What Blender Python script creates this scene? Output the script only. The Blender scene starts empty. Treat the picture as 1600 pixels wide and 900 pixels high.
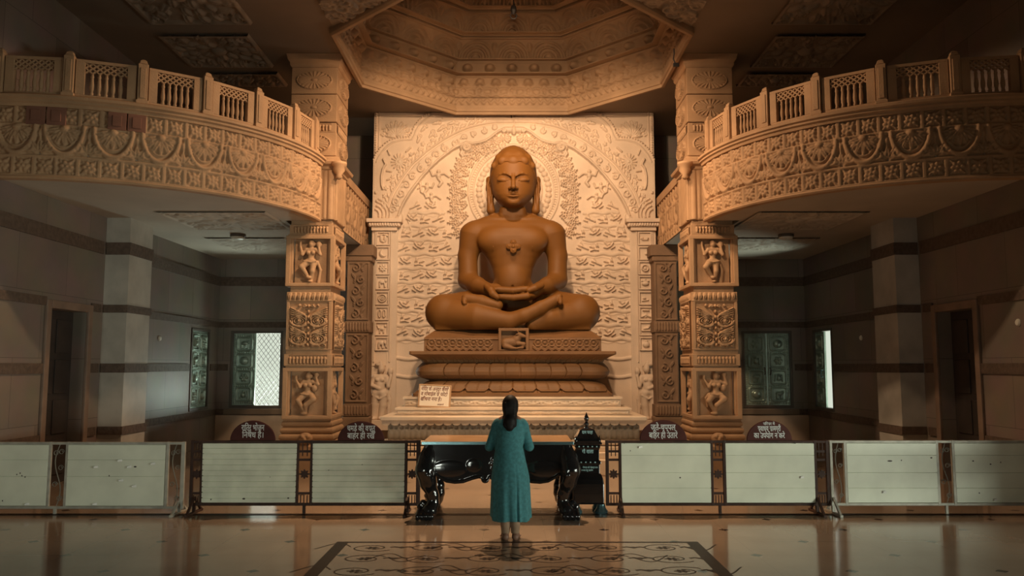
import bpy, bmesh, math, random
import numpy as np
from mathutils import Vector, Matrix
from mathutils.geometry import tessellate_polygon
random.seed(11)
RNG = np.random.default_rng(11)
SC = bpy.context.scene
COL = SC.collection
PI = math.pi
# ------------------------------------------------------------------ measured camera (pixels of the 1600x900 frame -> metres)
FL, HZ, CH = 1250.0, 571.0, 1.927
TH = math.atan((HZ - 450) / FL)
ST, CT = math.sin(TH), math.cos(TH)
def at(px, py, Y):
    v = (450 - py) / FL
    r = (px - 800) / FL
    yy = CT - v * ST
    t = Y / yy
    return (r * t, Y, CH + t * (ST + v * CT))
def zat(py, Y): return at(800, py, Y)[2]
def ground(px, py, Z=0.0):
    v = (450 - py) / FL
    t = (Z - CH) / (ST + v * CT)
    return ((px - 800) / FL * t, (CT - v * ST) * t)
def proj(X, Y, Z):
    d = Y * CT + (Z - CH) * ST
    return 800 + FL * X / d, 450 - FL * (-Y * ST + (Z - CH) * CT) / d
cam = bpy.data.cameras.new('camera')
cam.sensor_width = 36.0
cam.lens = 36.0 * FL / 1600.0
cam.clip_end = 200
camo = bpy.data.objects.new('camera', cam)
COL.objects.link(camo)
camo.location = (0, 0, CH)
camo.rotation_euler = (PI / 2 + TH, 0, 0)
SC.camera = camo
# ------------------------------------------------------------------ objects
OFF = {}
def tag(o, label=None, cat=None, group=None, kind=None):
    if label: o['label'] = label
    if cat: o['category'] = cat
    if group: o['group'] = group
    if kind: o['kind'] = kind
    return o
def thing(name, label, cat, loc=(0, 0, 0), group=None):
    o = bpy.data.objects.new(name, None)
    o.empty_display_size = 0.2
    COL.objects.link(o)
    o.location = loc
    OFF[o] = np.array(loc, float)
    return tag(o, label, cat, group)
def make_mesh(name, V, faces, smooth=False):
    me = bpy.data.meshes.new(name)
    V = np.asarray(V, np.float32)
    if isinstance(faces, np.ndarray):
        n = faces.shape[1]
        me.vertices.add(len(V)); me.vertices.foreach_set('co', V.ravel())
        me.loops.add(faces.size); me.loops.foreach_set('vertex_index', faces.astype(np.int32).ravel())
        me.polygons.add(len(faces)); me.polygons.foreach_set('loop_start', np.arange(0, faces.size, n, dtype=np.int32))
        me.update(calc_edges=True)
    else:
        me.from_pydata(V.tolist(), [], faces)
        me.update()
    if smooth:
        me.polygons.foreach_set('use_smooth', np.ones(len(me.polygons), bool))
    return me
def link(name, me, mat, parent=None, off=None):
    o = bpy.data.objects.new(name, me)
    COL.objects.link(o)
    if mat and not me.materials: me.materials.append(mat)
    if parent is not None:
        o.parent = parent
        OFF[o] = OFF.get(parent, np.zeros(3))
    return o
def dup(o, name=None):
    c = o.copy(); COL.objects.link(c)
    return c
class MB:
    """collects shapes, built as ONE mesh"""
    def __init__(s): s.V = []; s.F = []; s.n = 0
    def add(s, V, F):
        V = np.asarray(V, float).reshape(-1, 3)
        s.V.append(V)
        if isinstance(F, np.ndarray): F = F.tolist()
        n = s.n
        s.F += [tuple(i + n for i in f) for f in F]
        s.n += len(V)
        return s
    def box(s, x0, x1, y0, y1, z0, z1):
        s.k = getattr(s, 'k', -1) + 1; e = .0005 * (s.k % 11)      # no two boxes of one mesh share a plane
        x0, x1, y0, y1, z0, z1 = x0 - e, x1 + e, y0 - e, y1 + e, z0 - e * .5, z1 + e
        V = [(x, y, z) for x in (x0, x1) for y in (y0, y1) for z in (z0, z1)]
        return s.add(V, [(0, 1, 3, 2), (4, 6, 7, 5), (0, 4, 5, 1), (2, 3, 7, 6), (0, 2, 6, 4), (1, 5, 7, 3)])
    def bar(s, p, q, w, h, up=(0, 0, 1)):
        """square bar from p to q, w across, h along up"""
        p, q = np.array(p, float), np.array(q, float)
        d = (q - p) / np.linalg.norm(q - p)
        u = np.array(up, float)
        a = np.cross(d, u)
        if np.linalg.norm(a) < 1e-6: a = np.cross(d, (1, 0, 0))
        a /= np.linalg.norm(a); b = np.cross(a, d)
        V = [e + a * i * w / 2 + b * j * h / 2 for e in (p, q) for i in (-1, 1) for j in (-1, 1)]
        return s.add(V, [(0, 1, 3, 2), (4, 6, 7, 5), (0, 4, 5, 1), (2, 3, 7, 6), (0, 2, 6, 4), (1, 5, 7, 3)])
    def tube(s, pts, r, n=8, closed=False):
        P = np.array(pts, float); m = len(P)
        R = np.full(m, r, float) if np.isscalar(r) else np.array(r, float)
        T = np.gradient(P, axis=0)
        if closed: T = np.roll(P, -1, 0) - np.roll(P, 1, 0)
        T /= np.linalg.norm(T, axis=1)[:, None] + 1e-12
        a = np.cross(T[0], (0, 0, 1.0))
        if np.linalg.norm(a) < .1: a = np.cross(T[0], (1.0, 0, 0))
        V = []
        for i in range(m):
            a = a - T[i] * a.dot(T[i]); a /= np.linalg.norm(a) + 1e-12
            b = np.cross(T[i], a)
            for k in range(n):
                t = 2 * PI * k / n
                V.append(P[i] + R[i] * (math.cos(t) * a + math.sin(t) * b))
        F = []
        for i in range(m if closed else m - 1):
            j = (i + 1) % m
            for k in range(n):
                F.append((i * n + k, i * n + (k + 1) % n, j * n + (k + 1) % n, j * n + k))
        if not closed:
            F.append(tuple(range(n - 1, -1, -1))); F.append(tuple((m - 1) * n + k for k in range(n)))
        return s.add(V, F)
    def lathe(s, prof, c=(0, 0, 0), n=24, sx=1, sy=1, ph=0.0, cap=True):
        V = []
        for r, z in prof:
            for k in range(n):
                t = 2 * PI * k / n + ph
                V.append((c[0] + sx * r * math.cos(t), c[1] + sy * r * math.sin(t), c[2] + z))
        F = []
        for i in range(len(prof) - 1):
            for k in range(n):
                F.append((i * n + k, i * n + (k + 1) % n, (i + 1) * n + (k + 1) % n, (i + 1) * n + k))
        if cap:
            F.append(tuple(range(n - 1, -1, -1))); F.append(tuple((len(prof) - 1) * n + k for k in range(n)))
        return s.add(V, F)
    def square(s, prof, c, hx=1, hy=1):
        """stacked mouldings of a rectangular pillar: prof = (half width, z)"""
        return s.lathe([(r * math.sqrt(2), z) for r, z in prof], c, 4, hx, hy, PI / 4)
    def prism(s, poly, y0, y1):
        """2D outline in x,z pushed from y0 to y1"""
        n = len(poly)
        V = [(x, y0, z) for x, z in poly] + [(x, y1, z) for x, z in poly]
        F = [(i, (i + 1) % n, n + (i + 1) % n, n + i) for i in range(n)]
        tr = tessellate_polygon([[Vector((x, z, 0)) for x, z in poly]])
        F += [tuple(t) for t in tr] + [tuple(n + k for k in reversed(t)) for t in tr]
        return s.add(V, F)
    def build(s, name, mat, parent=None, smooth=False, bevel=0, local=False, seg=2):
        V = np.concatenate(s.V)
        if parent is not None and not local: V = V - OFF.get(parent, 0)
        me = make_mesh(name, V, s.F, smooth)
        bm = bmesh.new(); bm.from_mesh(me)
        bmesh.ops.recalc_face_normals(bm, faces=bm.faces); bm.to_mesh(me); bm.free()
        o = link(name, me, mat, parent)
        if smooth == 'auto' or smooth is True:
            for e in me.edges: pass
        if smooth == 'auto':
            me.set_sharp_from_angle(angle=math.radians(40))
        if bevel:
            m = o.modifiers.new('bevel', 'BEVEL'); m.width = bevel; m.segments = seg; m.limit_method = 'ANGLE'; m.angle_limit = math.radians(35)
        return o
# ------------------------------------------------------------------ relief: a carved surface as a fine height grid
class HF:
    def __init__(s, x0, x1, y0, y1, res, h=0.0):
        s.nx = max(2, int(round((x1 - x0) / res)) + 1); s.ny = max(2, int(round((y1 - y0) / res)) + 1)
        s.x = np.linspace(x0, x1, s.nx); s.y = np.linspace(y0, y1, s.ny)
        s.h = np.full((s.ny, s.nx), float(h))
    def win(s, a, b, c, d):
        i0, i1 = np.searchsorted(s.x, (a, b)); j0, j1 = np.searchsorted(s.y, (c, d))
        if i1 <= i0 or j1 <= j0: return None
        return slice(j0, j1), slice(i0, i1), s.x[None, i0:i1], s.y[j0:j1, None]
    def put(s, w, val, mode='max'):
        A = s.h[w[0], w[1]]
        s.h[w[0], w[1]] = np.maximum(A, val) if mode == 'max' else (A + val if mode == 'add' else np.minimum(A, val))
    def line(s, pts, r, a, base=0.0, mode='max', flat=False):
        pts = [tuple(p) for p in pts]
        for (x0, y0), (x1, y1) in zip(pts[:-1], pts[1:]):
            w = s.win(min(x0, x1) - r, max(x0, x1) + r, min(y0, y1) - r, max(y0, y1) + r)
            if w is None: continue
            X, Y = w[2], w[3]
            dx, dy = x1 - x0, y1 - y0; L = dx * dx + dy * dy + 1e-12
            t = np.clip(((X - x0) * dx + (Y - y0) * dy) / L, 0, 1)
            q = ((X - x0 - t * dx) ** 2 + (Y - y0 - t * dy) ** 2) / (r * r)
            p = np.where(q < 1, 1.0, 0.0) if flat else np.sqrt(np.clip(1 - q, 0, 1))
            if mode == 'max': s.put(w, np.where(q < 1, base + a * p, -9))
            elif mode == 'min': s.put(w, np.where(q < 1, base - a * p, 9), 'min')
            else: s.put(w, a * p, 'add')
        return s
    def ell(s, cx, cy, rx, ry, a, base=0.0, ang=0.0, flat=False, mode='max', hole=0.0):
        R = max(rx, ry)
        w = s.win(cx - R, cx + R, cy - R, cy + R)
        if w is None: return s
        X, Y = w[2] - cx, w[3] - cy
        c, n = math.cos(ang), math.sin(ang)
        q = ((X * c + Y * n) / rx) ** 2 + ((-X * n + Y * c) / ry) ** 2
        ok = (q < 1) & (q >= hole * hole)
        if hole: p = np.sqrt(np.clip(1 - ((np.sqrt(q) - (1 + hole) / 2) / ((1 - hole) / 2)) ** 2, 0, 1))
        else: p = np.where(q < 1, 1.0, 0.0) if flat else np.sqrt(np.clip(1 - q, 0, 1))
        if mode == 'max': s.put(w, np.where(ok, base + a * p, -9))
        elif mode == 'min': s.put(w, np.where(ok, base - a * p, 9), 'min')
        else: s.put(w, np.where(ok, a * p, 0), 'add')
        return s
    def rect(s, a, b, c, d, val, mode='set'):
        w = s.win(a, b, c, d)
        if w is None: return s
        if mode == 'set': s.h[w[0], w[1]] = val
        elif mode == 'add': s.h[w[0], w[1]] += val
        else: s.put(w, val + 0 * w[2] + 0 * w[3])
        return s
    def inside(s, pts):
        X, Y = s.x[None, :], s.y[:, None]
        m = np.zeros(s.h.shape, bool); n = len(pts)
        for i in range(n):
            x0, y0 = pts[i]; x1, y1 = pts[(i + 1) % n]
            if y0 == y1: continue
            m ^= ((Y > min(y0, y1)) & (Y <= max(y0, y1))) & (X < (x1 - x0) * (Y - y0) / (y1 - y0) + x0)
        return m
    def spiral(s, cx, cy, r, turns, start, r0, a, base=0.0, d=1, n=40):
        P = []
        for i in range(n + 1):
            t = i / n; rr = r * (1 - .88 * t); an = start + d * turns * 2 * PI * t
            P.append((cx + rr * math.cos(an), cy + rr * math.sin(an)))
        return s.line(P, r0, a, base)
    def leaf(s, x, y, ang, L, W, a, base=0.0, vein=True):
        cx, cy = x + math.cos(ang) * L / 2, y + math.sin(ang) * L / 2
        s.ell(cx, cy, L / 2, W / 2, a, base, ang)
        if vein: s.line([(x, y), (x + math.cos(ang) * L * .85, y + math.sin(ang) * L * .85)], W * .09, -a * .6, mode='add')
        return s
    def flower(s, x, y, r, n, a, base=0.0, ph=0.0):
        for k in range(n):
            t = 2 * PI * k / n + ph
            s.ell(x + .58 * r * math.cos(t), y + .58 * r * math.sin(t), .42 * r, min(.34, 2.0 / n) * r, a * .8, base, t)
        return s.ell(x, y, .26 * r, .26 * r, a, base)
    def smooth(s, n=1):
        for _ in range(n):
            A = np.pad(s.h, 1, 'edge')
            s.h = (A[1:-1, 1:-1] * 4 + A[:-2, 1:-1] + A[2:, 1:-1] + A[1:-1, :-2] + A[1:-1, 2:]) / 8
        return s
    def grid(s, fn):
        """fn(X, Y, H) -> (n,3); faces wound so that increasing-x cross increasing-y faces the viewer"""
        X, Y = np.meshgrid(s.x, s.y)
        V = fn(X.ravel(), Y.ravel(), s.h.ravel())
        i = np.arange(s.nx * s.ny).reshape(s.ny, s.nx)
        Q = np.stack([i[:-1, :-1], i[:-1, 1:], i[1:, 1:], i[1:, :-1]], -1).reshape(-1, 4)
        return V, Q
    def build(s, name, fn, mat, parent=None, flip=False, local=False, smooth=True):
        V, Q = s.grid(fn)
        if flip: Q = Q[:, ::-1]
        if parent is not None and not local: V = V - OFF.get(parent, 0)
        return link(name, make_mesh(name, V, Q, smooth), mat, parent)
def on_front(y, x0=0.0, z0=0.0):
    return lambda X, Z, Hh: np.stack([X + x0, y - Hh, Z + z0], -1)
def on_side(x, s):
    """relief on a face looking along s*x; grid x runs over world y"""
    return lambda Y, Z, Hh: np.stack([x + s * Hh, Y, Z], -1)
# ------------------------------------------------------------------ modelled bodies: smooth unions meshed by surface nets
class SDF:
    def __init__(s, lo, hi, h):
        s.lo = np.array(lo, float); s.h = h
        s.n = (np.ceil((np.array(hi) - s.lo) / h)).astype(int) + 1
        s.F = np.full(s.n, 9.0, np.float32)
        s.ax = [s.lo[i] + h * np.arange(s.n[i]) for i in range(3)]
    def _w(s, lo, hi):
        sl = []; ax = []
        for i in range(3):
            a = max(0, int((lo[i] - s.lo[i]) / s.h)); b = min(s.n[i], int((hi[i] - s.lo[i]) / s.h) + 2)
            if b <= a: return None
            sl.append(slice(a, b)); sh = [1, 1, 1]; sh[i] = -1
            ax.append(s.ax[i][a:b].reshape(sh).astype(np.float32))
        return tuple(sl), ax
    def comb(s, sl, d, k, sub=False):
        A = s.F[sl]
        if sub:
            d = -d
            if k <= 0: s.F[sl] = np.maximum(A, d); return
            hh = np.clip(.5 - .5 * (A - d) / k, 0, 1)
            s.F[sl] = A * (1 - hh) + d * hh + k * hh * (1 - hh)
        else:
            if k <= 0: s.F[sl] = np.minimum(A, d); return
            hh = np.clip(.5 + .5 * (A - d) / k, 0, 1)
            s.F[sl] = A * (1 - hh) + d * hh - k * hh * (1 - hh)
    def cone(s, a, b, ra, rb, k=.05, sub=False):
        a, b = np.array(a, float), np.array(b, float); m = max(ra, rb) + k + 2 * s.h
        w = s._w(np.minimum(a, b) - m, np.maximum(a, b) + m)
        if w is None: return s
        sl, (X, Y, Z) = w; d = b - a; L = d.dot(d) + 1e-12
        t = np.clip(((X - a[0]) * d[0] + (Y - a[1]) * d[1] + (Z - a[2]) * d[2]) / L, 0, 1)
        D = np.sqrt((X - a[0] - t * d[0]) ** 2 + (Y - a[1] - t * d[1]) ** 2 + (Z - a[2] - t * d[2]) ** 2) - (ra + (rb - ra) * t)
        s.comb(sl, D, k, sub); return s
    def chain(s, pts, rs, k=.05):
        for i in range(len(pts) - 1): s.cone(pts[i], pts[i + 1], rs[i], rs[i + 1], k)
        return s
    def ell(s, c, r, k=.05, rot=None, sub=False):
        c, r = np.array(c, float), np.array(r, float); m = r.max() + k + 2 * s.h
        w = s._w(c - m, c + m)
        if w is None: return s
        sl, (X, Y, Z) = w; X, Y, Z = X - c[0], Y - c[1], Z - c[2]
        if rot is not None:
            M = np.array(Matrix(rot).transposed() if not isinstance(rot, np.ndarray) else rot.T)
            X, Y, Z = [M[i][0] * X + M[i][1] * Y + M[i][2] * Z for i in range(3)]
        k0 = np.sqrt((X / r[0]) ** 2 + (Y / r[1]) ** 2 + (Z / r[2]) ** 2)
        k1 = np.sqrt((X / r[0] ** 2) ** 2 + (Y / r[1] ** 2) ** 2 + (Z / r[2] ** 2) ** 2) + 1e-6
        s.comb(sl, k0 * (k0 - 1) / k1, k, sub); return s
    def box(s, c, r, rd=.02, k=.02, rot=None, sub=False):
        c, r = np.array(c, float), np.array(r, float); m = np.linalg.norm(r) + k + 2 * s.h
        w = s._w(c - m, c + m)
        if w is None: return s
        sl, (X, Y, Z) = w; X, Y, Z = X - c[0], Y - c[1], Z - c[2]
        if rot is not None:
            M = np.array(rot).T
            X, Y, Z = [M[i][0] * X + M[i][1] * Y + M[i][2] * Z for i in range(3)]
        q = [np.abs(p) - (r[i] - rd) for i, p in enumerate((X, Y, Z))]
        D = np.sqrt(sum(np.maximum(p, 0) ** 2 for p in q)) + np.minimum(np.maximum(q[0], np.maximum(q[1], q[2])), 0) - rd
        s.comb(sl, D, k, sub); return s
    def stack(s, zs, hw, cx, hd, cy, k=.05, pw=2.0):
        """body of elliptical levels: half width, centre x, half depth, centre y at each height"""
        o = np.argsort(zs); zs, hw, cx, hd, cy = [np.array(v, float)[o] for v in (zs, hw, cx, hd, cy)]
        m = .1 + k
        w = s._w((min(cx - hw) - m, min(cy - hd) - m, zs[0] - m), (max(cx + hw) + m, max(cy + hd) + m, zs[-1] + m))
        sl, (X, Y, Z) = w
        I = lambda v: np.interp(Z, zs, v)
        A, B = I(hw), I(hd)
        D = ((np.abs((X - I(cx)) / A) ** pw + np.abs((Y - I(cy)) / B) ** pw) ** (1 / pw) - 1) * np.minimum(A, B)
        D = np.maximum(D, np.maximum(zs[0] - Z, Z - zs[-1]))
        s.comb(sl, D.astype(np.float32), k); return s
    def cut(s, n, d):
        """keep the side where n.p < d"""
        X, Y, Z = [s.ax[i].reshape([-1 if j == i else 1 for j in range(3)]) for i in range(3)]
        s.F = np.maximum(s.F, (n[0] * X + n[1] * Y + n[2] * Z - d).astype(np.float32)); return s
    def mesh(s):
        F = s.F; h = s.h
        F[[0, -1]] = np.maximum(F[[0, -1]], h * .5); F[:, [0, -1]] = np.maximum(F[:, [0, -1]], h * .5); F[:, :, [0, -1]] = np.maximum(F[:, :, [0, -1]], h * .5)
        S = F < 0
        c = [(i, j, k) for i in (0, 1) for j in (0, 1) for k in (0, 1)]
        nx, ny, nz = F.shape
        sub = lambda A, o: A[o[0]:nx - 1 + o[0], o[1]:ny - 1 + o[1], o[2]:nz - 1 + o[2]]
        cnt = np.zeros((nx - 1, ny - 1, nz - 1), np.int8)
        for o in c: cnt += sub(S, o)
        I = np.argwhere((cnt > 0) & (cnt < 8))
        val = np.stack([F[I[:, 0] + o[0], I[:, 1] + o[1], I[:, 2] + o[2]] for o in c], 1)
        P = np.zeros((len(I), 3)); W = np.zeros(len(I))
        for e in range(8):
            for g in range(e + 1, 8):
                if sum(abs(c[e][q] - c[g][q]) for q in range(3)) != 1: continue
                m = (val[:, e] < 0) != (val[:, g] < 0)
                t = np.where(m, val[:, e] / (val[:, e] - val[:, g] + 1e-20), 0)
                A, B = np.array(c[e], float), np.array(c[g], float)
                P += np.where(m[:, None], A + t[:, None] * (B - A), 0); W += m
        V = s.lo + h * (I + P / W[:, None])
        idx = np.full(cnt.shape, -1, np.int64); idx[I[:, 0], I[:, 1], I[:, 2]] = np.arange(len(I))
        Q = []
        for ax in range(3):
            b, d = (ax + 1) % 3, (ax + 2) % 3
            A = np.take(S, range(0, S.shape[ax] - 1), ax); B = np.take(S, range(1, S.shape[ax]), ax)
            E = np.argwhere(A != B)
            E = E[(E[:, b] > 0) & (E[:, d] > 0) & (E[:, b] < S.shape[b] - 1) & (E[:, d] < S.shape[d] - 1)]
            eb = np.zeros(3, int); eb[b] = 1; ed = np.zeros(3, int); ed[d] = 1
            g = lambda p: idx[p[:, 0], p[:, 1], p[:, 2]]
            q = np.stack([g(E - eb - ed), g(E - ed), g(E), g(E - eb)], 1)
            inn = A[E[:, 0], E[:, 1], E[:, 2]]
            q[~inn] = q[~inn][:, ::-1]
            Q.append(q)
        return V, np.concatenate(Q)
    def build(s, name, mat, parent=None, local=False, mirror=False):
        V, Q = s.mesh()
        if parent is not None and not local: V = V - OFF.get(parent, 0)
        return link(name, make_mesh(name, V, Q, True), mat, parent)
# ------------------------------------------------------------------ materials
def mat(name, col, rough=.7, metal=0.0, var=.12, scale=3.0, bump=0.0, bscale=40.0, spec=None, coat=0.0, col2=None):
    m = bpy.data.materials.new(name); m.use_nodes = True
    nt = m.node_tree; b = nt.nodes['Principled BSDF']
    b.inputs['Roughness'].default_value = rough; b.inputs['Metallic'].default_value = metal
    if spec is not None: b.inputs['Specular IOR Level'].default_value = spec
    if coat: b.inputs['Coat Weight'].default_value = coat
    tc = nt.nodes.new('ShaderNodeTexCoord')
    nz = nt.nodes.new('ShaderNodeTexNoise'); nz.inputs['Scale'].default_value = scale; nz.inputs['Detail'].default_value = 6
    nt.links.new(tc.outputs['Object'], nz.inputs['Vector'])
    cr = nt.nodes.new('ShaderNodeValToRGB')
    c2 = col2 if col2 else tuple(c * (1 - var) for c in col)
    c1 = col if col2 else tuple(min(1, c * (1 + var)) for c in col)
    cr.color_ramp.elements[0].position = .35; cr.color_ramp.elements[1].position = .65
    cr.color_ramp.elements[0].color = (*c2, 1); cr.color_ramp.elements[1].color = (*c1, 1)
    nt.links.new(nz.outputs['Fac'], cr.inputs['Fac']); nt.links.new(cr.outputs['Color'], b.inputs['Base Color'])
    if bump:
        n2 = nt.nodes.new('ShaderNodeTexNoise'); n2.inputs['Scale'].default_value = bscale; n2.inputs['Detail'].default_value = 4
        nt.links.new(tc.outputs['Object'], n2.inputs['Vector'])
        bp = nt.nodes.new('ShaderNodeBump'); bp.inputs['Strength'].default_value = bump; bp.inputs['Distance'].default_value = .02
        nt.links.new(n2.outputs['Fac'], bp.inputs['Height']); nt.links.new(bp.outputs['Normal'], b.inputs['Normal'])
    return m
M = {}
M['cream'] = mat('cream_marble', (.63, .49, .37), .55, var=.12, scale=1.2, bump=.15)
M['step'] = mat('step_marble', (.66, .52, .38), .45, var=.1, scale=2.0, bump=.1)
M['statue'] = mat('polished_brown_stone', (.165, .066, .012), .58, spec=.3, var=.08, scale=1.5, bump=.05, bscale=60)
M['pedestal'] = mat('brown_stone', (.19, .09, .032), .62, var=.14, scale=2.5, bump=.2)
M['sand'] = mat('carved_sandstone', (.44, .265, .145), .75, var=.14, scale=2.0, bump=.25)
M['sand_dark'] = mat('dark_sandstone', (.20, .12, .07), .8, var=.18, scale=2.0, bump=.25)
M['dome'] = mat('dome_stone', (.33, .21, .12), .75, var=.15, scale=1.6, bump=.2)
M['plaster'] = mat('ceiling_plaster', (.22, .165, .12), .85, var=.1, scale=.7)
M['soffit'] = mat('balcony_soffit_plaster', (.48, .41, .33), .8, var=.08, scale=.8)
M['ceil_relief'] = mat('ceiling_carving', (.30, .23, .17), .5, var=.2, scale=3)
M['void'] = mat('dark_door_wood', (.035, .026, .022), .7, var=.2)
M['bronze'] = mat('embossed_metal', (.36, .46, .40), .33, .6, var=.15, scale=6, bump=.05, bscale=30)
M['frame_wood'] = mat('door_frame_stone', (.22, .15, .11), .6, var=.15)
M['winframe'] = mat('window_frame', (.10, .085, .07), .5, var=.15)
M['grille'] = mat('window_grille_metal', (.22, .22, .19), .5, .3)
M['lacquer'] = mat('black_lacquer', (.010, .010, .011), .12, var=.2, coat=.6)
M['darkmetal'] = mat('brown_painted_iron', (.05, .024, .016), .55, .0, spec=.25, var=.25, scale=8)
M['greymetal'] = mat('grey_painted_iron', (.42, .40, .34), .5, .2, var=.15, scale=8)
M['board'] = mat('pale_green_board', (.82, .85, .70), .38, var=.07, scale=2.2)
M['board_old'] = mat('worn_pale_board', (.77, .80, .64), .45, var=.12, scale=3.0)
M['scuff'] = mat('scuff_mark', (.06, .05, .04), .7)
M['chalk'] = mat('chipped_white', (.85, .85, .8), .7)
M['maroon'] = mat('maroon_sign_board', (.075, .020, .015), .6, spec=.2, var=.2)
M['white'] = mat('white_lettering', (.75, .76, .74), .7, var=.04)
M['notice'] = mat('notice_board_cream', (.82, .70, .55), .6, var=.05)
M['ink'] = mat('red_brown_ink', (.18, .045, .015), .7, var=.1)
M['teal_letter'] = mat('pale_blue_lettering', (.45, .72, .74), .6)
M['skin'] = mat('skin', (.20, .10, .065), .55, var=.08)
M['hair'] = mat('black_hair', (.012, .009, .008), .6, spec=.2, var=.3, scale=20)
M['legging'] = mat('tan_leggings', (.30, .19, .12), .85, var=.12, scale=12)
M['inlay'] = mat('dark_floor_inlay', (.022, .012, .008), .4, spec=.15)
M['lampwhite'] = mat('white_lamp_glass', (.7, .68, .6), .4)
M['wire'] = mat('black_wire', (.012, .01, .01), .6)
M['tabletop'] = mat('table_top_wood', (.36, .20, .09), .22, var=.2, scale=4)
M['chrome'] = mat('bluish_metal', (.22, .38, .42), .22, .8)
M['tile_red'] = mat('reddish_stone_tile', (.22, .095, .06), .8, var=.15)
def text(name, body, size, mt, parent, loc, rx=PI / 2, depth=.002, align='CENTER', width=None, shear=0.0):
    cu = bpy.data.curves.new(name, 'FONT'); cu.body = body; cu.size = size; cu.align_x = align; cu.extrude = depth; cu.shear = shear
    cu.offset = size * .012
    o = bpy.data.objects.new(name, cu); COL.objects.link(o)
    dg = bpy.context.evaluated_depsgraph_get(); dg.update()
    me = bpy.data.meshes.new_from_object(o.evaluated_get(dg))
    bpy.data.objects.remove(o)
    if width and len(me.vertices):
        xs = [v.co.x for v in me.vertices]; w = max(xs) - min(xs); c = (max(xs) + min(xs)) / 2
        for v in me.vertices: v.co.x = (v.co.x - c) * width / w
    me.name = name; me.materials.clear()
    t = link(name, me, mt, parent)
    p = OFF.get(parent, np.zeros(3)) if parent is not None else np.zeros(3)
    t.location = Vector(loc) - Vector(p); t.rotation_euler = (rx, 0, 0)
    return t
# ================================================================== the hall
WX, BY, CZ, CY, BZ = 7.28, 19.85, 7.73, 14.5, 4.57
def block_mat(name, col, axis, var=.22):
    m = bpy.data.materials.new(name); m.use_nodes = True
    nt = m.node_tree; b = nt.nodes['Principled BSDF']; b.inputs['Roughness'].default_value = .5
    tc = nt.nodes.new('ShaderNodeTexCoord'); sp = nt.nodes.new('ShaderNodeSeparateXYZ'); cb = nt.nodes.new('ShaderNodeCombineXYZ')
    nt.links.new(tc.outputs['Object'], sp.inputs[0])
    nt.links.new(sp.outputs['Y' if axis == 'y' else 'X'], cb.inputs['X']); nt.links.new(sp.outputs['Z'], cb.inputs['Y'])
    br = nt.nodes.new('ShaderNodeTexBrick')
    br.inputs['Scale'].default_value = 1.0; br.inputs['Brick Width'].default_value = 1.3; br.inputs['Row Height'].default_value = 1.02
    br.inputs['Mortar Size'].default_value = .004; br.inputs['Bias'].default_value = 0
    br.inputs['Color1'].default_value = (*[c * (1 - var) for c in col], 1); br.inputs['Color2'].default_value = (*[c * (1 + var) for c in col], 1)
    br.inputs['Mortar'].default_value = (*[c * .4 for c in col], 1)
    nt.links.new(cb.outputs[0], br.inputs['Vector'])
    nz = nt.nodes.new('ShaderNodeTexNoise'); nz.inputs['Scale'].default_value = 1.5; nz.inputs['Detail'].default_value = 5
    nt.links.new(tc.outputs['Object'], nz.inputs['Vector'])
    mx = nt.nodes.new('ShaderNodeMix'); mx.data_type = 'RGBA'; mx.blend_type = 'MULTIPLY'; mx.inputs[0].default_value = .5
    nt.links.new(br.outputs['Color'], mx.inputs[6]); nt.links.new(nz.outputs['Color'], mx.inputs[7])
    hs = nt.nodes.new('ShaderNodeHueSaturation'); hs.inputs['Saturation'].default_value = .75; hs.inputs['Value'].default_value = 1.35
    nt.links.new(mx.outputs[2], hs.inputs['Color']); nt.links.new(hs.outputs[0], b.inputs['Base Color'])
    return m
M['wall_y'] = block_mat('brown_stone_wall', (.20, .145, .11), 'y', .12)
M['wall_x'] = block_mat('brown_stone_back_wall', (.22, .17, .13), 'x', .12)
M['band'] = mat('dark_carved_band', (.11, .075, .055), .7, var=.2, scale=12, bump=.5, bscale=18)
M['dado'] = mat('light_dado_plaster', (.62, .49, .38), .6, var=.12, scale=1.5)
M['pilaster'] = mat('grey_marble_pilaster', (.44, .41, .36), .5, var=.15, scale=2)
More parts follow.
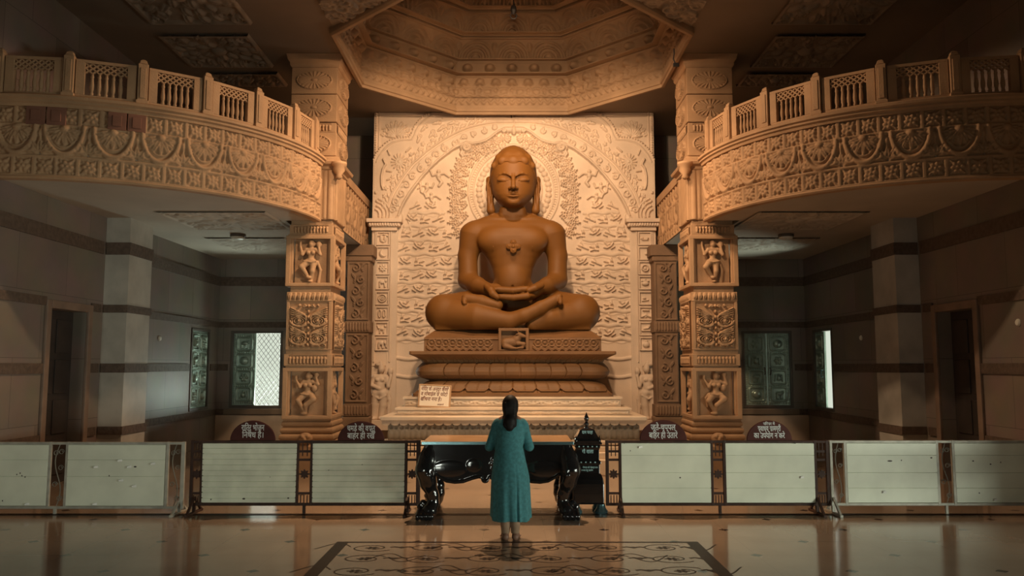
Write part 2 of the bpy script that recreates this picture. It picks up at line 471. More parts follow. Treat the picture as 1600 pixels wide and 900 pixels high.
def floor_mat():
    m = bpy.data.materials.new('polished_marble_floor'); m.use_nodes = True
    nt = m.node_tree; b = nt.nodes['Principled BSDF']
    b.inputs['Roughness'].default_value = .12; b.inputs['Specular IOR Level'].default_value = .55
    N = lambda t, **k: nt.nodes.new(t)
    L = nt.links.new
    def math_(op, a, c=None):
        n = N('ShaderNodeMath'); n.operation = op
        for i, v in enumerate((a, c)):
            if v is None: continue
            if isinstance(v, (int, float)): n.inputs[i].default_value = v
            else: L(v, n.inputs[i])
        return n.outputs[0]
    tc = N('ShaderNodeTexCoord'); sp = N('ShaderNodeSeparateXYZ'); L(tc.outputs['Object'], sp.inputs[0])
    X = math_('DIVIDE', math_('ADD', sp.outputs[0], 3.85), 1.41); Y = math_('DIVIDE', math_('ADD', sp.outputs[1], -9.02), 1.27)
    def near(v):   # distance to the nearest integer
        return math_('ABSOLUTE', math_('SUBTRACT', math_('FRACT', math_('ADD', v, .5)), .5))
    u, v = near(math_('ADD', X, Y)), near(math_('SUBTRACT', X, Y))
    spot = math_('LESS_THAN', math_('MAXIMUM', u, v), .048)
    line = math_('LESS_THAN', math_('MINIMUM', near(math_('MULTIPLY', X, 2)), near(math_('MULTIPLY', Y, 2))), .004)
    nz = N('ShaderNodeTexNoise'); nz.inputs['Scale'].default_value = .9; nz.inputs['Detail'].default_value = 8; L(tc.outputs['Object'], nz.inputs['Vector'])
    cr = N('ShaderNodeValToRGB'); cr.color_ramp.elements[0].position = .3; cr.color_ramp.elements[1].position = .7
    cr.color_ramp.elements[0].color = (.24, .17, .12, 1); cr.color_ramp.elements[1].color = (.31, .23, .165, 1)
    L(nz.outputs['Fac'], cr.inputs['Fac'])
    def mixc(fac, a, col):
        n = N('ShaderNodeMix'); n.data_type = 'RGBA'; L(fac, n.inputs[0]); L(a, n.inputs[6]); n.inputs[7].default_value = (*col, 1); return n.outputs[2]
    c = mixc(math_('MULTIPLY', line, .25), cr.outputs['Color'], (.12, .09, .07))
    c = mixc(spot, c, (.03, .018, .014))
    L(c, b.inputs['Base Color'])
    return m
M['floor'] = floor_mat()
mb = MB(); mb.box(-WX - .3, WX + .3, -6, BY + .3, -.3, 0)
floor = tag(mb.build('floor', M['floor']), 'polished brown marble floor with small dark diamond insets', 'floor', kind='structure')
def wall_boxes(mb, a0, a1, z0, z1, holes, put):
    """wall with rectangular openings (a, b, z0, z1) along a"""
    cuts = sorted({a0, a1, *[h[0] for h in holes], *[h[1] for h in holes]})
    for p, q in zip(cuts[:-1], cuts[1:]):
        hs = sorted([h for h in holes if h[0] <= p and h[1] >= q], key=lambda h: h[2]); z = z0
        for h in hs:
            if h[2] > z: put(p, q, z, h[2])
            z = h[3]
        if z < z1: put(p, q, z, z1)
def side_y(px, Z=1.9):           # world y on a side wall seen at column px
    d = FL * WX / abs(px - 800)
    return (d - (Z - CH) * ST) / CT
WINB, WINT = zat(637, BY), zat(517, BY)
xl = [at(p, 570, BY)[0] for p in (360, 441)]; xr = [at(p, 570, BY)[0] for p in (1160, 1238)]
door_y = (side_y(72), side_y(131)); door_z = 2.83
wl_y = (side_y(297), side_y(326)); wr_y = (side_y(1302), side_y(1272))
LIGHT_GAP = (.6, 8.0, 0, 2.1)  # unseen opening, low head shaped to keep daylight off the upper walls
mb = MB(); wall_boxes(mb, -6, BY, 0, CZ, [(*door_y, 0, door_z), (*wl_y, WINB, WINT)], lambda p, q, z, w: mb.box(-WX - .3, -WX, p, q, z, w))
tag(mb.build('wall_left', M['wall_y']), 'brown stone wall on the left with dark carved bands', 'wall', kind='structure')
mb = MB(); wall_boxes(mb, -6, BY, 0, CZ, [(*door_y, 0, door_z), (*wr_y, WINB, WINT), LIGHT_GAP], lambda p, q, z, w: mb.box(WX, WX + .3, p, q, z, w))
tag(mb.build('wall_right', M['wall_y']), 'brown stone wall on the right with dark carved bands', 'wall', kind='structure')
mb = MB(); wall_boxes(mb, -WX - .3, WX + .3, 0, CZ, [(*xl, WINB, WINT), (*xr, WINB, WINT)], lambda p, q, z, w: mb.box(p, q, BY, BY + .3, z, w))
tag(mb.build('wall_back', M['wall_x']), 'brown stone back wall behind the columns', 'wall', kind='structure')
mb = MB(); wall_boxes(mb, -WX - .3, WX + .3, 0, CZ, [(-6.6, -3.4, 0, 2.5)], lambda p, q, z, w: mb.box(p, q, -6.3, -6, z, w))  # unseen opening put in to one side to carry fill light
tag(mb.build('wall_front', M['wall_x']), 'brown stone entrance wall behind the viewer', 'wall', kind='structure')
# ceiling with the octagonal opening of the dome
OY, OA = 14.62, 3.08
def octa(ap, z, yc=OY):
    R = ap / math.cos(PI / 8)
    return [(R * math.cos(PI / 8 + k * PI / 4), yc + R * math.sin(PI / 8 + k * PI / 4), z) for k in range(8)]
outer = [(-WX - .3, -6.3), (WX + .3, -6.3), (WX + .3, BY + .3), (-WX - .3, BY + .3)]
hole = [p[:2] for p in octa(OA, CZ)]
mb = MB()
pts = outer + hole
tr = tessellate_polygon([[Vector((*p, 0)) for p in outer], [Vector((*p, 0)) for p in hole]])
mb.add([(*p, CZ) for p in pts], [tuple(t) for t in tr])
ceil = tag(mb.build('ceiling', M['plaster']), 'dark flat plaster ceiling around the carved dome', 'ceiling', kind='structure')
# carved ceiling panels
def carved(name, x0, x1, y0, y1, z, parent, mt, res=.022, seed=1, depth=.07):
    r = random.Random(seed); hf = HF(x0, x1, y0, y1, res)
    w, h = x1 - x0, y1 - y0
    hf.rect(x0, x1, y0, y1, depth * .8); hf.rect(x0 + .07, x1 - .07, y0 + .07, y1 - .07, 0)
    cx, cy = (x0 + x1) / 2, (y0 + y1) / 2
    for rr, n in ((.14, 8), (.30, 12), (.45, 18)):
        for k in range(n):
            t = 2 * PI * k / n + rr
            hf.leaf(cx + rr * .8 * w * math.cos(t), cy + rr * .8 * h * math.sin(t), t + r.uniform(-.8, .8), .17 * min(w, h), .09 * min(w, h), depth)
    for sx in (-1, 1):
        for sy in (-1, 1):
            for q in (.30, .40):
                hf.spiral(cx + sx * q * w, cy + sy * q * h, .09 * min(w, h), 1.4, r.uniform(0, 6), .02, depth)
    hf.ell(cx, cy, .09 * w, .09 * h, depth * 1.4)
    return hf.build(name, lambda X, Y, Hh: np.stack([X, Y, z - .002 - Hh], -1), mt, parent)
for s in (-1, 1):
    for i, (pa, pb, ya, yb) in enumerate((((238, 35), (395, 35), -60, 35), ((300, 102), (428, 102), 52, 102), ((345, 132), (450, 132), 112, 132))):
        xa, Y0 = ground(*pa, CZ); xb, _ = ground(*pb, CZ)
        _, Y1 = ground(pa[0], ya, CZ)
        if ya == -60: Y1 = Y0 - 2.1
        xs = sorted((s * -xa, s * -xb))
        carved('ceiling_relief', xs[0], xs[1], min(Y0, Y1), max(Y0, Y1), CZ, ceil, M['ceil_relief'], seed=i + 2)
    # triangular carved corner in front of the dome opening
    R = octa(OA, CZ)
    v = R[5] if s > 0 else R[4]; n = R[6] if s > 0 else R[5]
    v, n = sorted((R[4], R[5]) if s < 0 else (R[6], R[7]), key=lambda p: p[1])
    x0, x1, y0, y1 = min(v[0], n[0]), max(v[0], n[0]), v[1], n[1]
    hf = HF(x0, x1, y0, y1, .022, .0); rr = random.Random(9)
    for k in range(34):
        a, b = rr.random(), rr.random()
        if a + b > 1: a, b = 1 - a, 1 - b
        x = (x1 - a * (x1 - x0)) if s > 0 else (x0 + a * (x1 - x0)); y = y0 + b * (y1 - y0)
        hf.spiral(x, y, .16, 1.3, rr.uniform(0, 6), .032, .06, d=rr.choice((-1, 1)))
        hf.leaf(x, y, rr.uniform(0, 6), .22, .09, .06)
    V, Q = hf.grid(lambda X, Y, Hh: np.stack([X, Y, CZ - .012 - Hh], -1))
    cx, cy = V[:, 0], V[:, 1]
    # keep the triangle on the ceiling side of the opening edge
    e = ((cx - v[0]) * (n[1] - v[1]) - (cy - v[1]) * (n[0] - v[0])) * (1 if s > 0 else -1)
    sgnc = 1
    ok = (e > .02)
    keep = ok[Q].all(1)
    link('ceiling_relief', make_mesh('ceiling_relief', V, Q[keep], True), M['ceil_relief'], ceil)
# ------------------------------------------------------------------ the dome
dome = thing('dome', 'octagonal carved stone dome rising over the ceiling opening', 'dome', (0, OY, CZ))
def dome_side(prof, relief, nx=None, res=.022):
    """one ring: prof = [(apothem, z)...] bottom to top, relief(hf) draws in (u in -1..1 across, arc length)"""
    P = np.array(prof, float); L = np.concatenate([[0], np.cumsum(np.linalg.norm(np.diff(P, axis=0), axis=1))])
    V, Q, n = [], [], 0
    hf = HF(-1, 1, 0, L[-1], res); hf.nx = int(2 * P[:, 0].max() * .4142 / res); hf.x = np.linspace(-1, 1, hf.nx); hf.h = np.zeros((hf.ny, hf.nx))
    relief(hf, L[-1], P[:, 0].mean() * .4142); hf.h *= 1.7
    for k in range(8):
        ph = k * PI / 4
        def fn(U, S, Hh):
            ap = np.interp(S, L, P[:, 0]); z = np.interp(S, L, P[:, 1])
            t = np.gradient(P, axis=0); t /= np.linalg.norm(t, axis=1)[:, None] + 1e-9
            ta, tz = np.interp(S, L, t[:, 0]), np.interp(S, L, t[:, 1])
            a2 = ap - Hh * tz; z2 = z + Hh * ta
            x = U * ap * .41421
            return np.stack([x * math.cos(ph) - a2 * math.sin(ph), OY + x * math.sin(ph) + a2 * math.cos(ph), z2], -1)
        v, q = hf.grid(fn); V.append(v); Q.append(q[:, ::-1] + n); n += len(v)
    return np.concatenate(V), np.concatenate(Q)
# relief drawn with x scaled by half width w (u = x / w)
def r_lip(hf, L, w): pass
def r_zig(hf, L, w):
    n = 16
    for k in range(n):
        u = -1 + (2 * k + 1) / n
        hf.line([(u - .9 / n, L * .2), (u, L * .75), (u + .9 / n, L * .2)], .022, .03)
    hf.rect(-1, 1, L * .88, L, .03, 'max')
def r_lotus(hf, L, w):
    n = 7
    for k in range(n):
        u = -1 + (2 * k + 1) / n
        hf.ell(u, L * .72, .075, L * .16, .07); hf.ell(u, L * .62, .10, L * .07, .05)
        for d in (-1, 1):
            hf.line([(u, L * .5), (u + d * .06, L * .36), (u + d * .13, L * .42)], .025, .035)
            hf.ell(u + d * .05, L * .22, .05, L * .10, .03)
    hf.line([(x, L * .10 + .02 * math.sin(x * 40)) for x in np.linspace(-1, 1, 90)], .03, .035)
    hf.rect(-1, 1, L * .93, L, .05, 'max')
def r_bump(hf, L, w):
    n = 5
    for k in range(n):
        u = -1 + (2 * k + 1) / n
        hf.ell(u, L * .5, .09, L * .3, .11)
    hf.rect(-1, 1, L * .88, L, .05, 'max'); hf.rect(-1, 1, 0, L * .1, .03, 'max')
def r_arch(hf, L, w):
    n = 3
    for k in range(n):
        u = -1 + (2 * k + 1) / n
        for q, a in ((.30, .045), (.20, .07), (.1, .09)):
            hf.line([(u + q * math.cos(t), L * .12 + q / .30 * L * .66 * math.sin(t)) for t in np.linspace(0, PI, 24)], .025, a)
        hf.ell(u, L * .2, .07, L * .18, .05)
    for k in range(n + 1):
        u = -1 + 2 * k / n
        hf.ell(u, L * .55, .05, L * .2, .05)
    hf.rect(-1, 1, L * .9, L, .07, 'max'); hf.rect(-1, 1, 0, L * .06, .03, 'max')
def ring(name, prof, rel):
    V, Q = dome_side(prof, rel)
    return link(name, make_mesh(name, V - OFF[dome], Q, True), M['dome'], dome)
z0 = CZ - .14
lip = [(OA + .07, CZ + .02), (OA + .07, CZ - .10), (OA + .04, z0), (OA - .02, z0), (OA - .02, z0 + .06), (OA - .05, z0 + .07), (OA - .05, z0 + .14), (OA - .01, z0 + .15), (OA - .01, z0 + .22), (OA + .05, z0 + .24)]
mb = MB(); V = []
for a, z in lip: V += octa(a, z)
F = [(i * 8 + k, i * 8 + (k + 1) % 8, (i + 1) * 8 + (k + 1) % 8, (i + 1) * 8 + k) for i in range(len(lip) - 1) for k in range(8)]
mb.add(V, F); mb.build('rim_moulding', M['dome'], dome, bevel=.008)
zz = [z0 + .24, z0 + .42, 8.50, 8.52, 8.83, 8.86, 9.31, 9.36, 9.73]
ring('zigzag_ring', [(OA + .05, zz[0]), (OA + .05, zz[1])], r_zig)
ring('lotus_ring', [(OA + .06, zz[1]), (OA + .04, (zz[1] + zz[2]) / 2), (OA - .02, zz[2])], r_lotus)
ring('bead_ring', [(OA - .02, zz[2]), (OA - .03, zz[4])], r_bump)
ring('arcade_ring', [(OA - .04, zz[4]), (OA - .15, (zz[4] + zz[6]) / 2), (OA - .32, zz[6])], r_arch)
ring('arcade_ring', [(OA - .36, zz[6]), (OA - .50, 9.52), (OA - .75, zz[8])], r_arch)
ring('arcade_ring', [(OA - .80, zz[8]), (OA - 1.1, 10.0), (OA - 1.5, 10.2)], r_arch)
for (a0, a1, z_) in ((OA + .05, OA + .08, zz[1]), (OA - .22, OA + .06, zz[2]), (OA - .2, OA + .02, zz[4]), (OA - .55, OA - .25, zz[6]), (OA - .95, OA - .68, zz[8])):
    mb = MB(); V = octa(a0, z_ - .012) + octa(a0, z_ + .012) + octa(a1 + .1, z_ + .012) + octa(a1 + .1, z_ - .012)
    mb.add(V, [(i * 8 + k, i * 8 + (k + 1) % 8, ((i + 1) % 4) * 8 + (k + 1) % 8, ((i + 1) % 4) * 8 + k) for i in range(4) for k in range(8)]); mb.build('ledge', M['dome'], dome)
mb = MB(); V = []
sh = [(OA + .30, CZ + .005), (OA + .30, 9.0), (OA - .1, 9.9), (OA - 1.0, 10.6), (.02, 10.8)]
for a, z in sh: V += octa(a, z)
mb.add(V, [(i * 8 + k, i * 8 + (k + 1) % 8, (i + 1) * 8 + (k + 1) % 8, (i + 1) * 8 + k) for i in range(len(sh) - 1) for k in range(8)]); mb.build('sky_block_shell', M['dome'], dome)  # unseen shell added behind the rings to block leaking sky light
mb = MB(); V = []; cp = [(OA - 1.5, 10.2), (OA - 1.7, 10.22), (OA - 2.2, 10.4), (.3, 10.55), (.02, 10.3)]
for a, z in cp: V += octa(a, z)
mb.add(V, [(i * 8 + k, i * 8 + (k + 1) % 8, (i + 1) * 8 + (k + 1) % 8, (i + 1) * 8 + k) for i in range(len(cp) - 1) for k in range(8)])
mb.build('crown', M['dome'], dome)
cab = thing('hanging_cable', 'black cable with a hook hanging from the middle of the dome', 'cable', (0.03, OY, 8.75))
zc = zat(12, OY)
mb = MB(); mb.tube([(.03, OY, 10.45), (.035, OY, 9.6), (.03, OY, zc)], .012, 6); mb.build('cord', M['wire'], cab)
mb = MB(); mb.lathe([(.01, .14), (.05, .1), (.06, .03), (.04, -.02), (.02, -.05)], (.03, OY, zc - .08), 12)
mb.tube([(.03 + .06 * math.cos(t), OY, zc - .16 + .06 * math.sin(t)) for t in np.linspace(PI * .6, PI * 2.2, 10)], .012, 6); mb.build('hook', M['wire'], cab)
# ------------------------------------------------------------------ bands, pilasters, doors, windows
tn = [0]
def trim(mb, label, mt=None):
    tn[0] += 1
    return tag(mb.build('trim_%d' % tn[0], mt or M['band']), label, 'trim', kind='structure')
BANDS = ((3.90, 4.12, 'upper'), (2.86, 3.0, 'middle'), (1.80, 1.96, 'lower'), (.72, .86, 'sill'))
for s, side in ((-1, 'left'), (1, 'right')):
    wy = wl_y if s < 0 else wr_y
    for z0, z1, nm in BANDS:
        gaps = []
        if z0 < door_z + .1: gaps.append((door_y[0] - .12, door_y[1] + .12))
        if WINB - .05 < z0 < WINT: gaps.append((wy[0] - .08, wy[1] + .08))
        gaps.append((14.1, 15.2)); gaps.sort(); y = 6.5; mb = MB()
        for g in gaps + [(BY, BY)]:
            if g[0] > y: mb.box(*sorted((s * WX, s * (WX - .03))), y, g[0], z0, z1)
            y = g[1]
        trim(mb, '%s dark carved band along the %s wall' % (nm, side))
    mb = MB(); mb.box(*sorted((s * (WX + .02), s * 6.85)), 14.2, 15.1, 0, BZ)
    p = trim(mb, 'grey stone pilaster on the %s wall under the balcony' % side, M['pilaster'])
    mb = MB()
    for z0, z1, nm in BANDS: mb.box(*sorted((s * (WX - .02), s * 6.83)), 14.18, 15.12, z0, z1)
    mb.build('carved_band', M['band'], p)
for z0, z1, nm in BANDS:
    mb = MB(); xs = [-WX, WX]
    if WINB - .05 < z0 < WINT: xs = [-WX, xl[0] - .06, xl[1] + .06, xr[0] - .06, xr[1] + .06, WX]
    for a, b in zip(xs[::2], xs[1::2]): mb.box(a, b, BY - .03, BY, z0, z1)
    t = trim(mb, '%s dark carved band along the back wall' % nm)
mb = MB()
for a, b in ((-WX, -3.0), (3.0, WX)): mb.box(a, b, BY - .02, BY, 0, .715)
tag(mb.build('baseboard_back', M['dado']), 'light plaster dado along the foot of the back wall', 'dado', kind='structure')
for s, side, n in ((-1, 'left', 1), (1, 'right', 2)):
    y0, y1 = door_y
    xo = s * WX
    d = thing('door_%d' % n, 'dark doorway with stone frame in the %s wall' % side, 'door', (xo, (y0 + y1) / 2, 0)); d['kind'] = 'structure'
    mb = MB(); w = .13
    for a, b in ((y0 - w, y0), (y1, y1 + w)): mb.box(*sorted((xo, xo - s * .05)), a, b, 0, door_z + w)
    mb.box(*sorted((xo, xo - s * .05)), y0, y1, door_z, door_z + w)
    mb.build('door_frame', M['frame_wood'], d, bevel=.012)
    mb = MB(); mb.box(*sorted((xo + s * .22, xo + s * .29)), y0, y1, 0, door_z)
    for k in range(4):
        for q in range(2):
            ya = y0 + .1 + q * (y1 - y0 - .1) / 2; yb = ya + (y1 - y0 - .3) / 2
            mb.box(*sorted((xo + s * .2, xo + s * .23)), ya, yb, .15 + k * .66, .7 + k * .66)
    mb.build('door_leaf', M['void'], d, bevel=.01)
def shutter(x0, x1, z0, z1, seed):
    """embossed metal leaf, 4 rounded panels each with a raised ornament"""
    r = random.Random(seed); hf = HF(x0, x1, z0, z1, .008)
    w = x1 - x0; cx = (x0 + x1) / 2; n = 4; ph = (z1 - z0 - .12) / n
    for k in range(n):
        zc = z0 + .06 + ph * (k + .5); a, b = w * .34, ph * .40
        P = []
        for sx, sy, t0 in ((1, 1, 0), (-1, 1, 1), (-1, -1, 2), (1, -1, 3)):
            for q in range(5):
                t = (t0 + q / 4) * PI / 2
                P.append((cx + sx * (a - .06) + .06 * math.cos(t), zc + sy * (b - .06) + .06 * math.sin(t)))
        hf.line(P + [P[0]], .022, .022)
        kind = (k + seed) % 4
        if kind == 3: hf.ell(cx, zc, a * .62, b * .62, .05)
        elif kind == 2: hf.flower(cx, zc, b * .66, 6, .04)
        elif kind == 1:
            hf.ell(cx, zc - b * .1, a * .35, b * .42, .045); hf.ell(cx, zc + b * .38, a * .2, b * .2, .04); hf.line([(cx - a * .5, zc - b * .5), (cx - a * .4, zc + b * .3)], .02, .03); hf.line([(cx + a * .5, zc - b * .5), (cx + a * .4, zc + b * .3)], .02, .03)
        else:
            hf.ell(cx, zc + b * .1, a * .5, b * .32, .045); hf.ell(cx + a * .45, zc + b * .3, a * .2, b * .2, .045)
            for q in (-.35, -.15, .2, .38): hf.line([(cx + q * a, zc), (cx + q * a, zc - b * .6)], .018, .03)
    for k in range(n + 1):
        z = z0 + .06 + ph * k
        for q in range(9): hf.ell(x0 + .04 + (w - .08) * q / 8, z, .018, .014, .012)
    for q in range(40):
        for xx in (x0 + .03, x1 - .03): hf.ell(xx, z0 + .03 + (z1 - z0 - .06) * q / 39, .012, .012, .01)
    return hf
def leaf_obj(name, parent, x0, x1, z0, z1, seed, fn, mb):
    hf = shutter(x0, x1, z0, z1, seed); hf.h *= 1.6
    o = mb.build(name, M['bronze'], parent)
    hf.build('embossed_face', fn, M['bronze'], o)
    return o
def window(n, label, s, kind):
    """kind: 'back' window in the back wall, 'side' window in a side wall; s = -1 left, 1 right"""
    w = .06
    if kind == 'back':
        x0, x1 = xl if s < 0 else xr
        wi = thing('window_%d' % n, label, 'window', ((x0 + x1) / 2, BY, WINB)); wi['kind'] = 'structure'
        mb = MB()
        for a, b, c, d in ((x0, x0 + w, WINB, WINT), (x1 - w, x1, WINB, WINT), (x0, x1, WINB, WINB + w), (x0, x1, WINT - w, WINT)): mb.box(a, b, BY - .02, BY + .12, c, d)
        mb.build('window_frame', M['winframe'], wi, bevel=.008)
        mb = MB(); mb.box(x0 - .12, x1 + .12, BY - .06, BY - .001, WINB - .16, WINB - .03); mb.build('sill', M['plaster'], wi, bevel=.01)
        xm = (x0 + x1) / 2 - (.03 if s < 0 else 0)
        leaves = [(x0 + w, xm)] if s < 0 else [(x0 + w, xm), (xm, x1 - w)]
        for i, (a, b) in enumerate(leaves):
            mb = MB(); mb.box(a + .004, b - .004, BY + .03, BY + .07, WINB + w, WINT - w)
            o = leaf_obj('shutter', wi, a + .01, b - .01, WINB + w, WINT - w, n + i, on_front(BY + .029), mb)
            if s > 0:
                xh = b - .07 if i == 0 else a + .07; mb = MB()
                zc = (WINB + WINT) / 2 - .05; mb.tube([(xh, BY + .02, zc - .08), (xh, BY - .03, zc - .08), (xh, BY - .03, zc + .08), (xh, BY + .02, zc + .08)], .012, 6); mb.build('handle', M['darkmetal'], o)
        if s < 0:
            a, b, c, d = xm, x1 - w, WINB + w, WINT - w; mb = MB(); p = .115; k = -40
            while k < 60:
                for sg in (1, -1):
                    # line x - a = sg*(z - c)/1.35 + k*p clipped to the opening
                    P = []
                    for i in range(61):
                        z = c + (d - c) * i / 60; x = a + k * p + sg * (z - c) / 1.3
                        if a <= x <= b: P.append((x, z))
                    if len(P) > 1: mb.bar((P[0][0], BY + .10, P[0][1]), (P[-1][0], BY + .10, P[-1][1]), .009, .010, (0, 1, 0))
                k += 1
            mb.build('grille', M['grille'], wi)
    else:
        y0, y1 = wl_y if s < 0 else wr_y; xo = s * WX
        wi = thing('window_%d' % n, label, 'window', (xo, (y0 + y1) / 2, WINB)); wi['kind'] = 'structure'
        mb = MB()
        for a, b, c, d in ((y0, y0 + w, WINB, WINT), (y1 - w, y1, WINB, WINT), (y0, y1, WINB, WINB + w), (y0, y1, WINT - w, WINT)): mb.box(*sorted((xo - s * .02, xo + s * .12)), a, b, c, d)
        mb.build('window_frame', M['winframe'], wi, bevel=.008)
        ym = (y0 + y1) / 2
        for i, (a, b) in enumerate([(y0 + w, ym), (ym, y1 - w)] if s < 0 else [(ym - .02, y1 - w)]):
            mb = MB(); mb.box(*sorted((xo + s * .03, xo + s * .07)), a + .004, b - .004, WINB + w, WINT - w)
            o = leaf_obj('shutter', wi, a + .01, b - .01, WINB + w, WINT - w, n + i, on_side(xo + s * .029, -s), mb)
            if s > 0:
                mb = MB(); zc = (WINB + WINT) / 2 - .1; yh = a + .06
                mb.tube([(xo + .02, yh, zc - .08), (xo - .04, yh, zc - .08), (xo - .04, yh, zc + .08), (xo + .02, yh, zc + .08)], .013, 6); mb.build('handle', M['chrome'], o)
window(1, 'back wall window on the left, one embossed metal shutter closed, bright grille beside it', -1, 'back')
window(2, 'narrow window with dark embossed shutters in the left wall near the corner', -1, 'side')
window(3, 'back wall window on the right with both embossed metal shutters closed', 1, 'back')
window(4, 'half open window with a bright gap in the right wall near the corner', 1, 'side')
def fitting(px, py, s, lab):
    Y = side_y(px, 2.2); x, _, z = at(px, py, Y)
    x = s * WX
    mb = MB()
    V0 = [(r * 1, zz) for r, zz in ((.05, 0), (.05, .015), (.02, .035))]
    P = []; F = []
    mb.lathe([(.055, 0), (.055, .012), (.04, .03), (.012, .036)], (0, 0, 0), 16)
    for i, v in enumerate(mb.V): mb.V[i] = np.stack([x - s * v[:, 2], Y + v[:, 0], z + v[:, 1]], -1)
    return tag(mb.build('wall_fitting', M['lampwhite']), lab, 'wall fitting')
fitting(248, 529, -1, 'small white round fitting on the left wall beside the shuttered window')
fitting(1347, 528, 1, 'small white round fitting on the right wall beside the half open window')
fitting(1594, 504, 1, 'round white fitting on the right wall beyond the dark doorway')
# ================================================================== balconies
EA, EB = 3.75, 3.5
def bal_pt(t, s, off=0.0):
    """t = 0 at the side wall .. 1 at the column; off pushes outwards"""
    a = PI / 2 * t
    x, y = -WX + EA * math.sin(a), CY - EB * math.cos(a)
    nx, ny = math.sin(a) / EA, -math.cos(a) / EB; l = math.hypot(nx, ny)
    x += off * nx / l; y += off * ny / l
    return (x if s < 0 else -x, y)
TT = np.linspace(0, 1, 400)
PP = np.array([bal_pt(t, -1) for t in TT]); ARC = np.concatenate([[0], np.cumsum(np.linalg.norm(np.diff(PP, axis=0), axis=1))])
T_END = .985
FT = 5.60                      # top of the carved fascia
def t_at_px(px, z):
    best = min(TT, key=lambda t: abs(proj(*bal_pt(t, -1), z)[0] - px)); return best
def frieze(s):
    L = float(np.interp(T_END, TT, ARC)); Hh = FT - BZ
    hf = HF(0, L, 0, Hh, .0145)
    n = 20; c = L / n
    for zc in (.155, Hh - .145):
        hh = .125
        hf.rect(0, L, zc - hh - .02, zc + hh + .02, .03, 'max')
        for k in range(n):
            x = (k + .5) * c; q = c * .40
            hf.rect(x - q, x + q, zc - hh + .005, zc + hh - .005, .0)
            hf.flower(x, zc, .105, 6, .045, .002, k)
            for sx in (-1, 1):
                for sy in (-1, 1): hf.leaf(x + sx * q * .95, zc + sy * hh * .9, math.atan2(-sy, -sx), .09, .04, .035)
    m = 9; p = L / m; zl, zh = .315, Hh - .30
    hf.rect(0, L, zl - .03, zl, .035, 'max'); hf.rect(0, L, zh, zh + .03, .035, 'max')
    for k in range(m):
        x = (k + .5) * p; r = p * .40; R2 = (zh - zl) * .95
        hf.line([(x + r * math.cos(t), zh + R2 * math.sin(t)) for t in np.linspace(PI, 2 * PI, 24)], .042, .06)
        hf.line([(x + r * .75 * math.cos(t), zh + R2 * .75 * math.sin(t)) for t in np.linspace(PI, 2 * PI, 20)], .016, .03)
        for q in range(7):
            t = PI * (1.08 + .84 * q / 6); hf.leaf(x, zh - .02, t, R2 * .68, .085, .055)
        hf.ell(x, zh - .03, .07, .06, .07)
        x2 = k * p
        for q in range(5):
            t = PI * (.14 + .72 * q / 4); hf.leaf(x2, zl + .02, t, R2 * .55, .08, .05)
        hf.line([(x2, zl + R2 * .5), (x2 + .02, zh)], .02, .04)
        hf.ell(x2, zl + R2 * .78, .035, .07, .05)
        for d in (-1, 1): hf.spiral(x2 + d * p * .23, zl + .09, .075, 1.2, PI / 2, .02, .05, d=d)
    return hf, L
def curve_fn(s, z0, base=.0):
    def fn(S, Z, Hh):
        t = np.interp(S, ARC, TT); a = PI / 2 * t
        x, y = -WX + EA * np.sin(a), CY - EB * np.cos(a)
        nx, ny = np.sin(a) / EA, -np.cos(a) / EB; l = np.hypot(nx, ny)
        x = x + (Hh + base) * nx / l; y = y + (Hh + base) * ny / l
        return np.stack([x if s < 0 else -x, y, Z + z0], -1)
    return fn
def sweep_curve(mb, s, prof, t0=0.0, t1=T_END, n=60):
    """moulding profile (offset, z) closed, swept along the balcony edge"""
    m = len(prof); V = []
    for i in range(n + 1):
        t = t0 + (t1 - t0) * i / n
        for o, z in prof: V.append((*bal_pt(t, s, o), z))
    F = [(i * m + k, i * m + (k + 1) % m, (i + 1) * m + (k + 1) % m, (i + 1) * m + k) for i in range(n) for k in range(m)]
    F += [tuple(range(m)), tuple(n * m + k for k in range(m))]
    mb.add(V, F)
def inner_frieze(s):
    y0, y1 = 15.55, BY - .02; hf = HF(y0, y1, 0, FT - BZ, .02); Hh = FT - BZ; n = 17; c = (y1 - y0) / n
    for zc in (.14, Hh - .155):
        hf.rect(y0, y1, zc - .14, zc + .14, .03, 'max')
        for k in range(n):
            x = y0 + (k + .5) * c; hf.rect(x - c * .4, x + c * .4, zc - .115, zc + .115, 0); hf.flower(x, zc, .09, 6, .035)
    for k in range(6):
        x = y0 + (k + .5) * (y1 - y0) / 6
        hf.line([(x + .26 * math.cos(t), Hh - .31 + .5 * math.sin(t)) for t in np.linspace(PI, 2 * PI, 20)], .04, .05)
        for q in range(5): hf.leaf(x, Hh - .33, PI * (1.12 + .76 * q / 4), .36, .08, .045)
        hf.leaf(x + .34, .32, PI / 2, .4, .14, .05)
    return hf
lat_mesh = {}
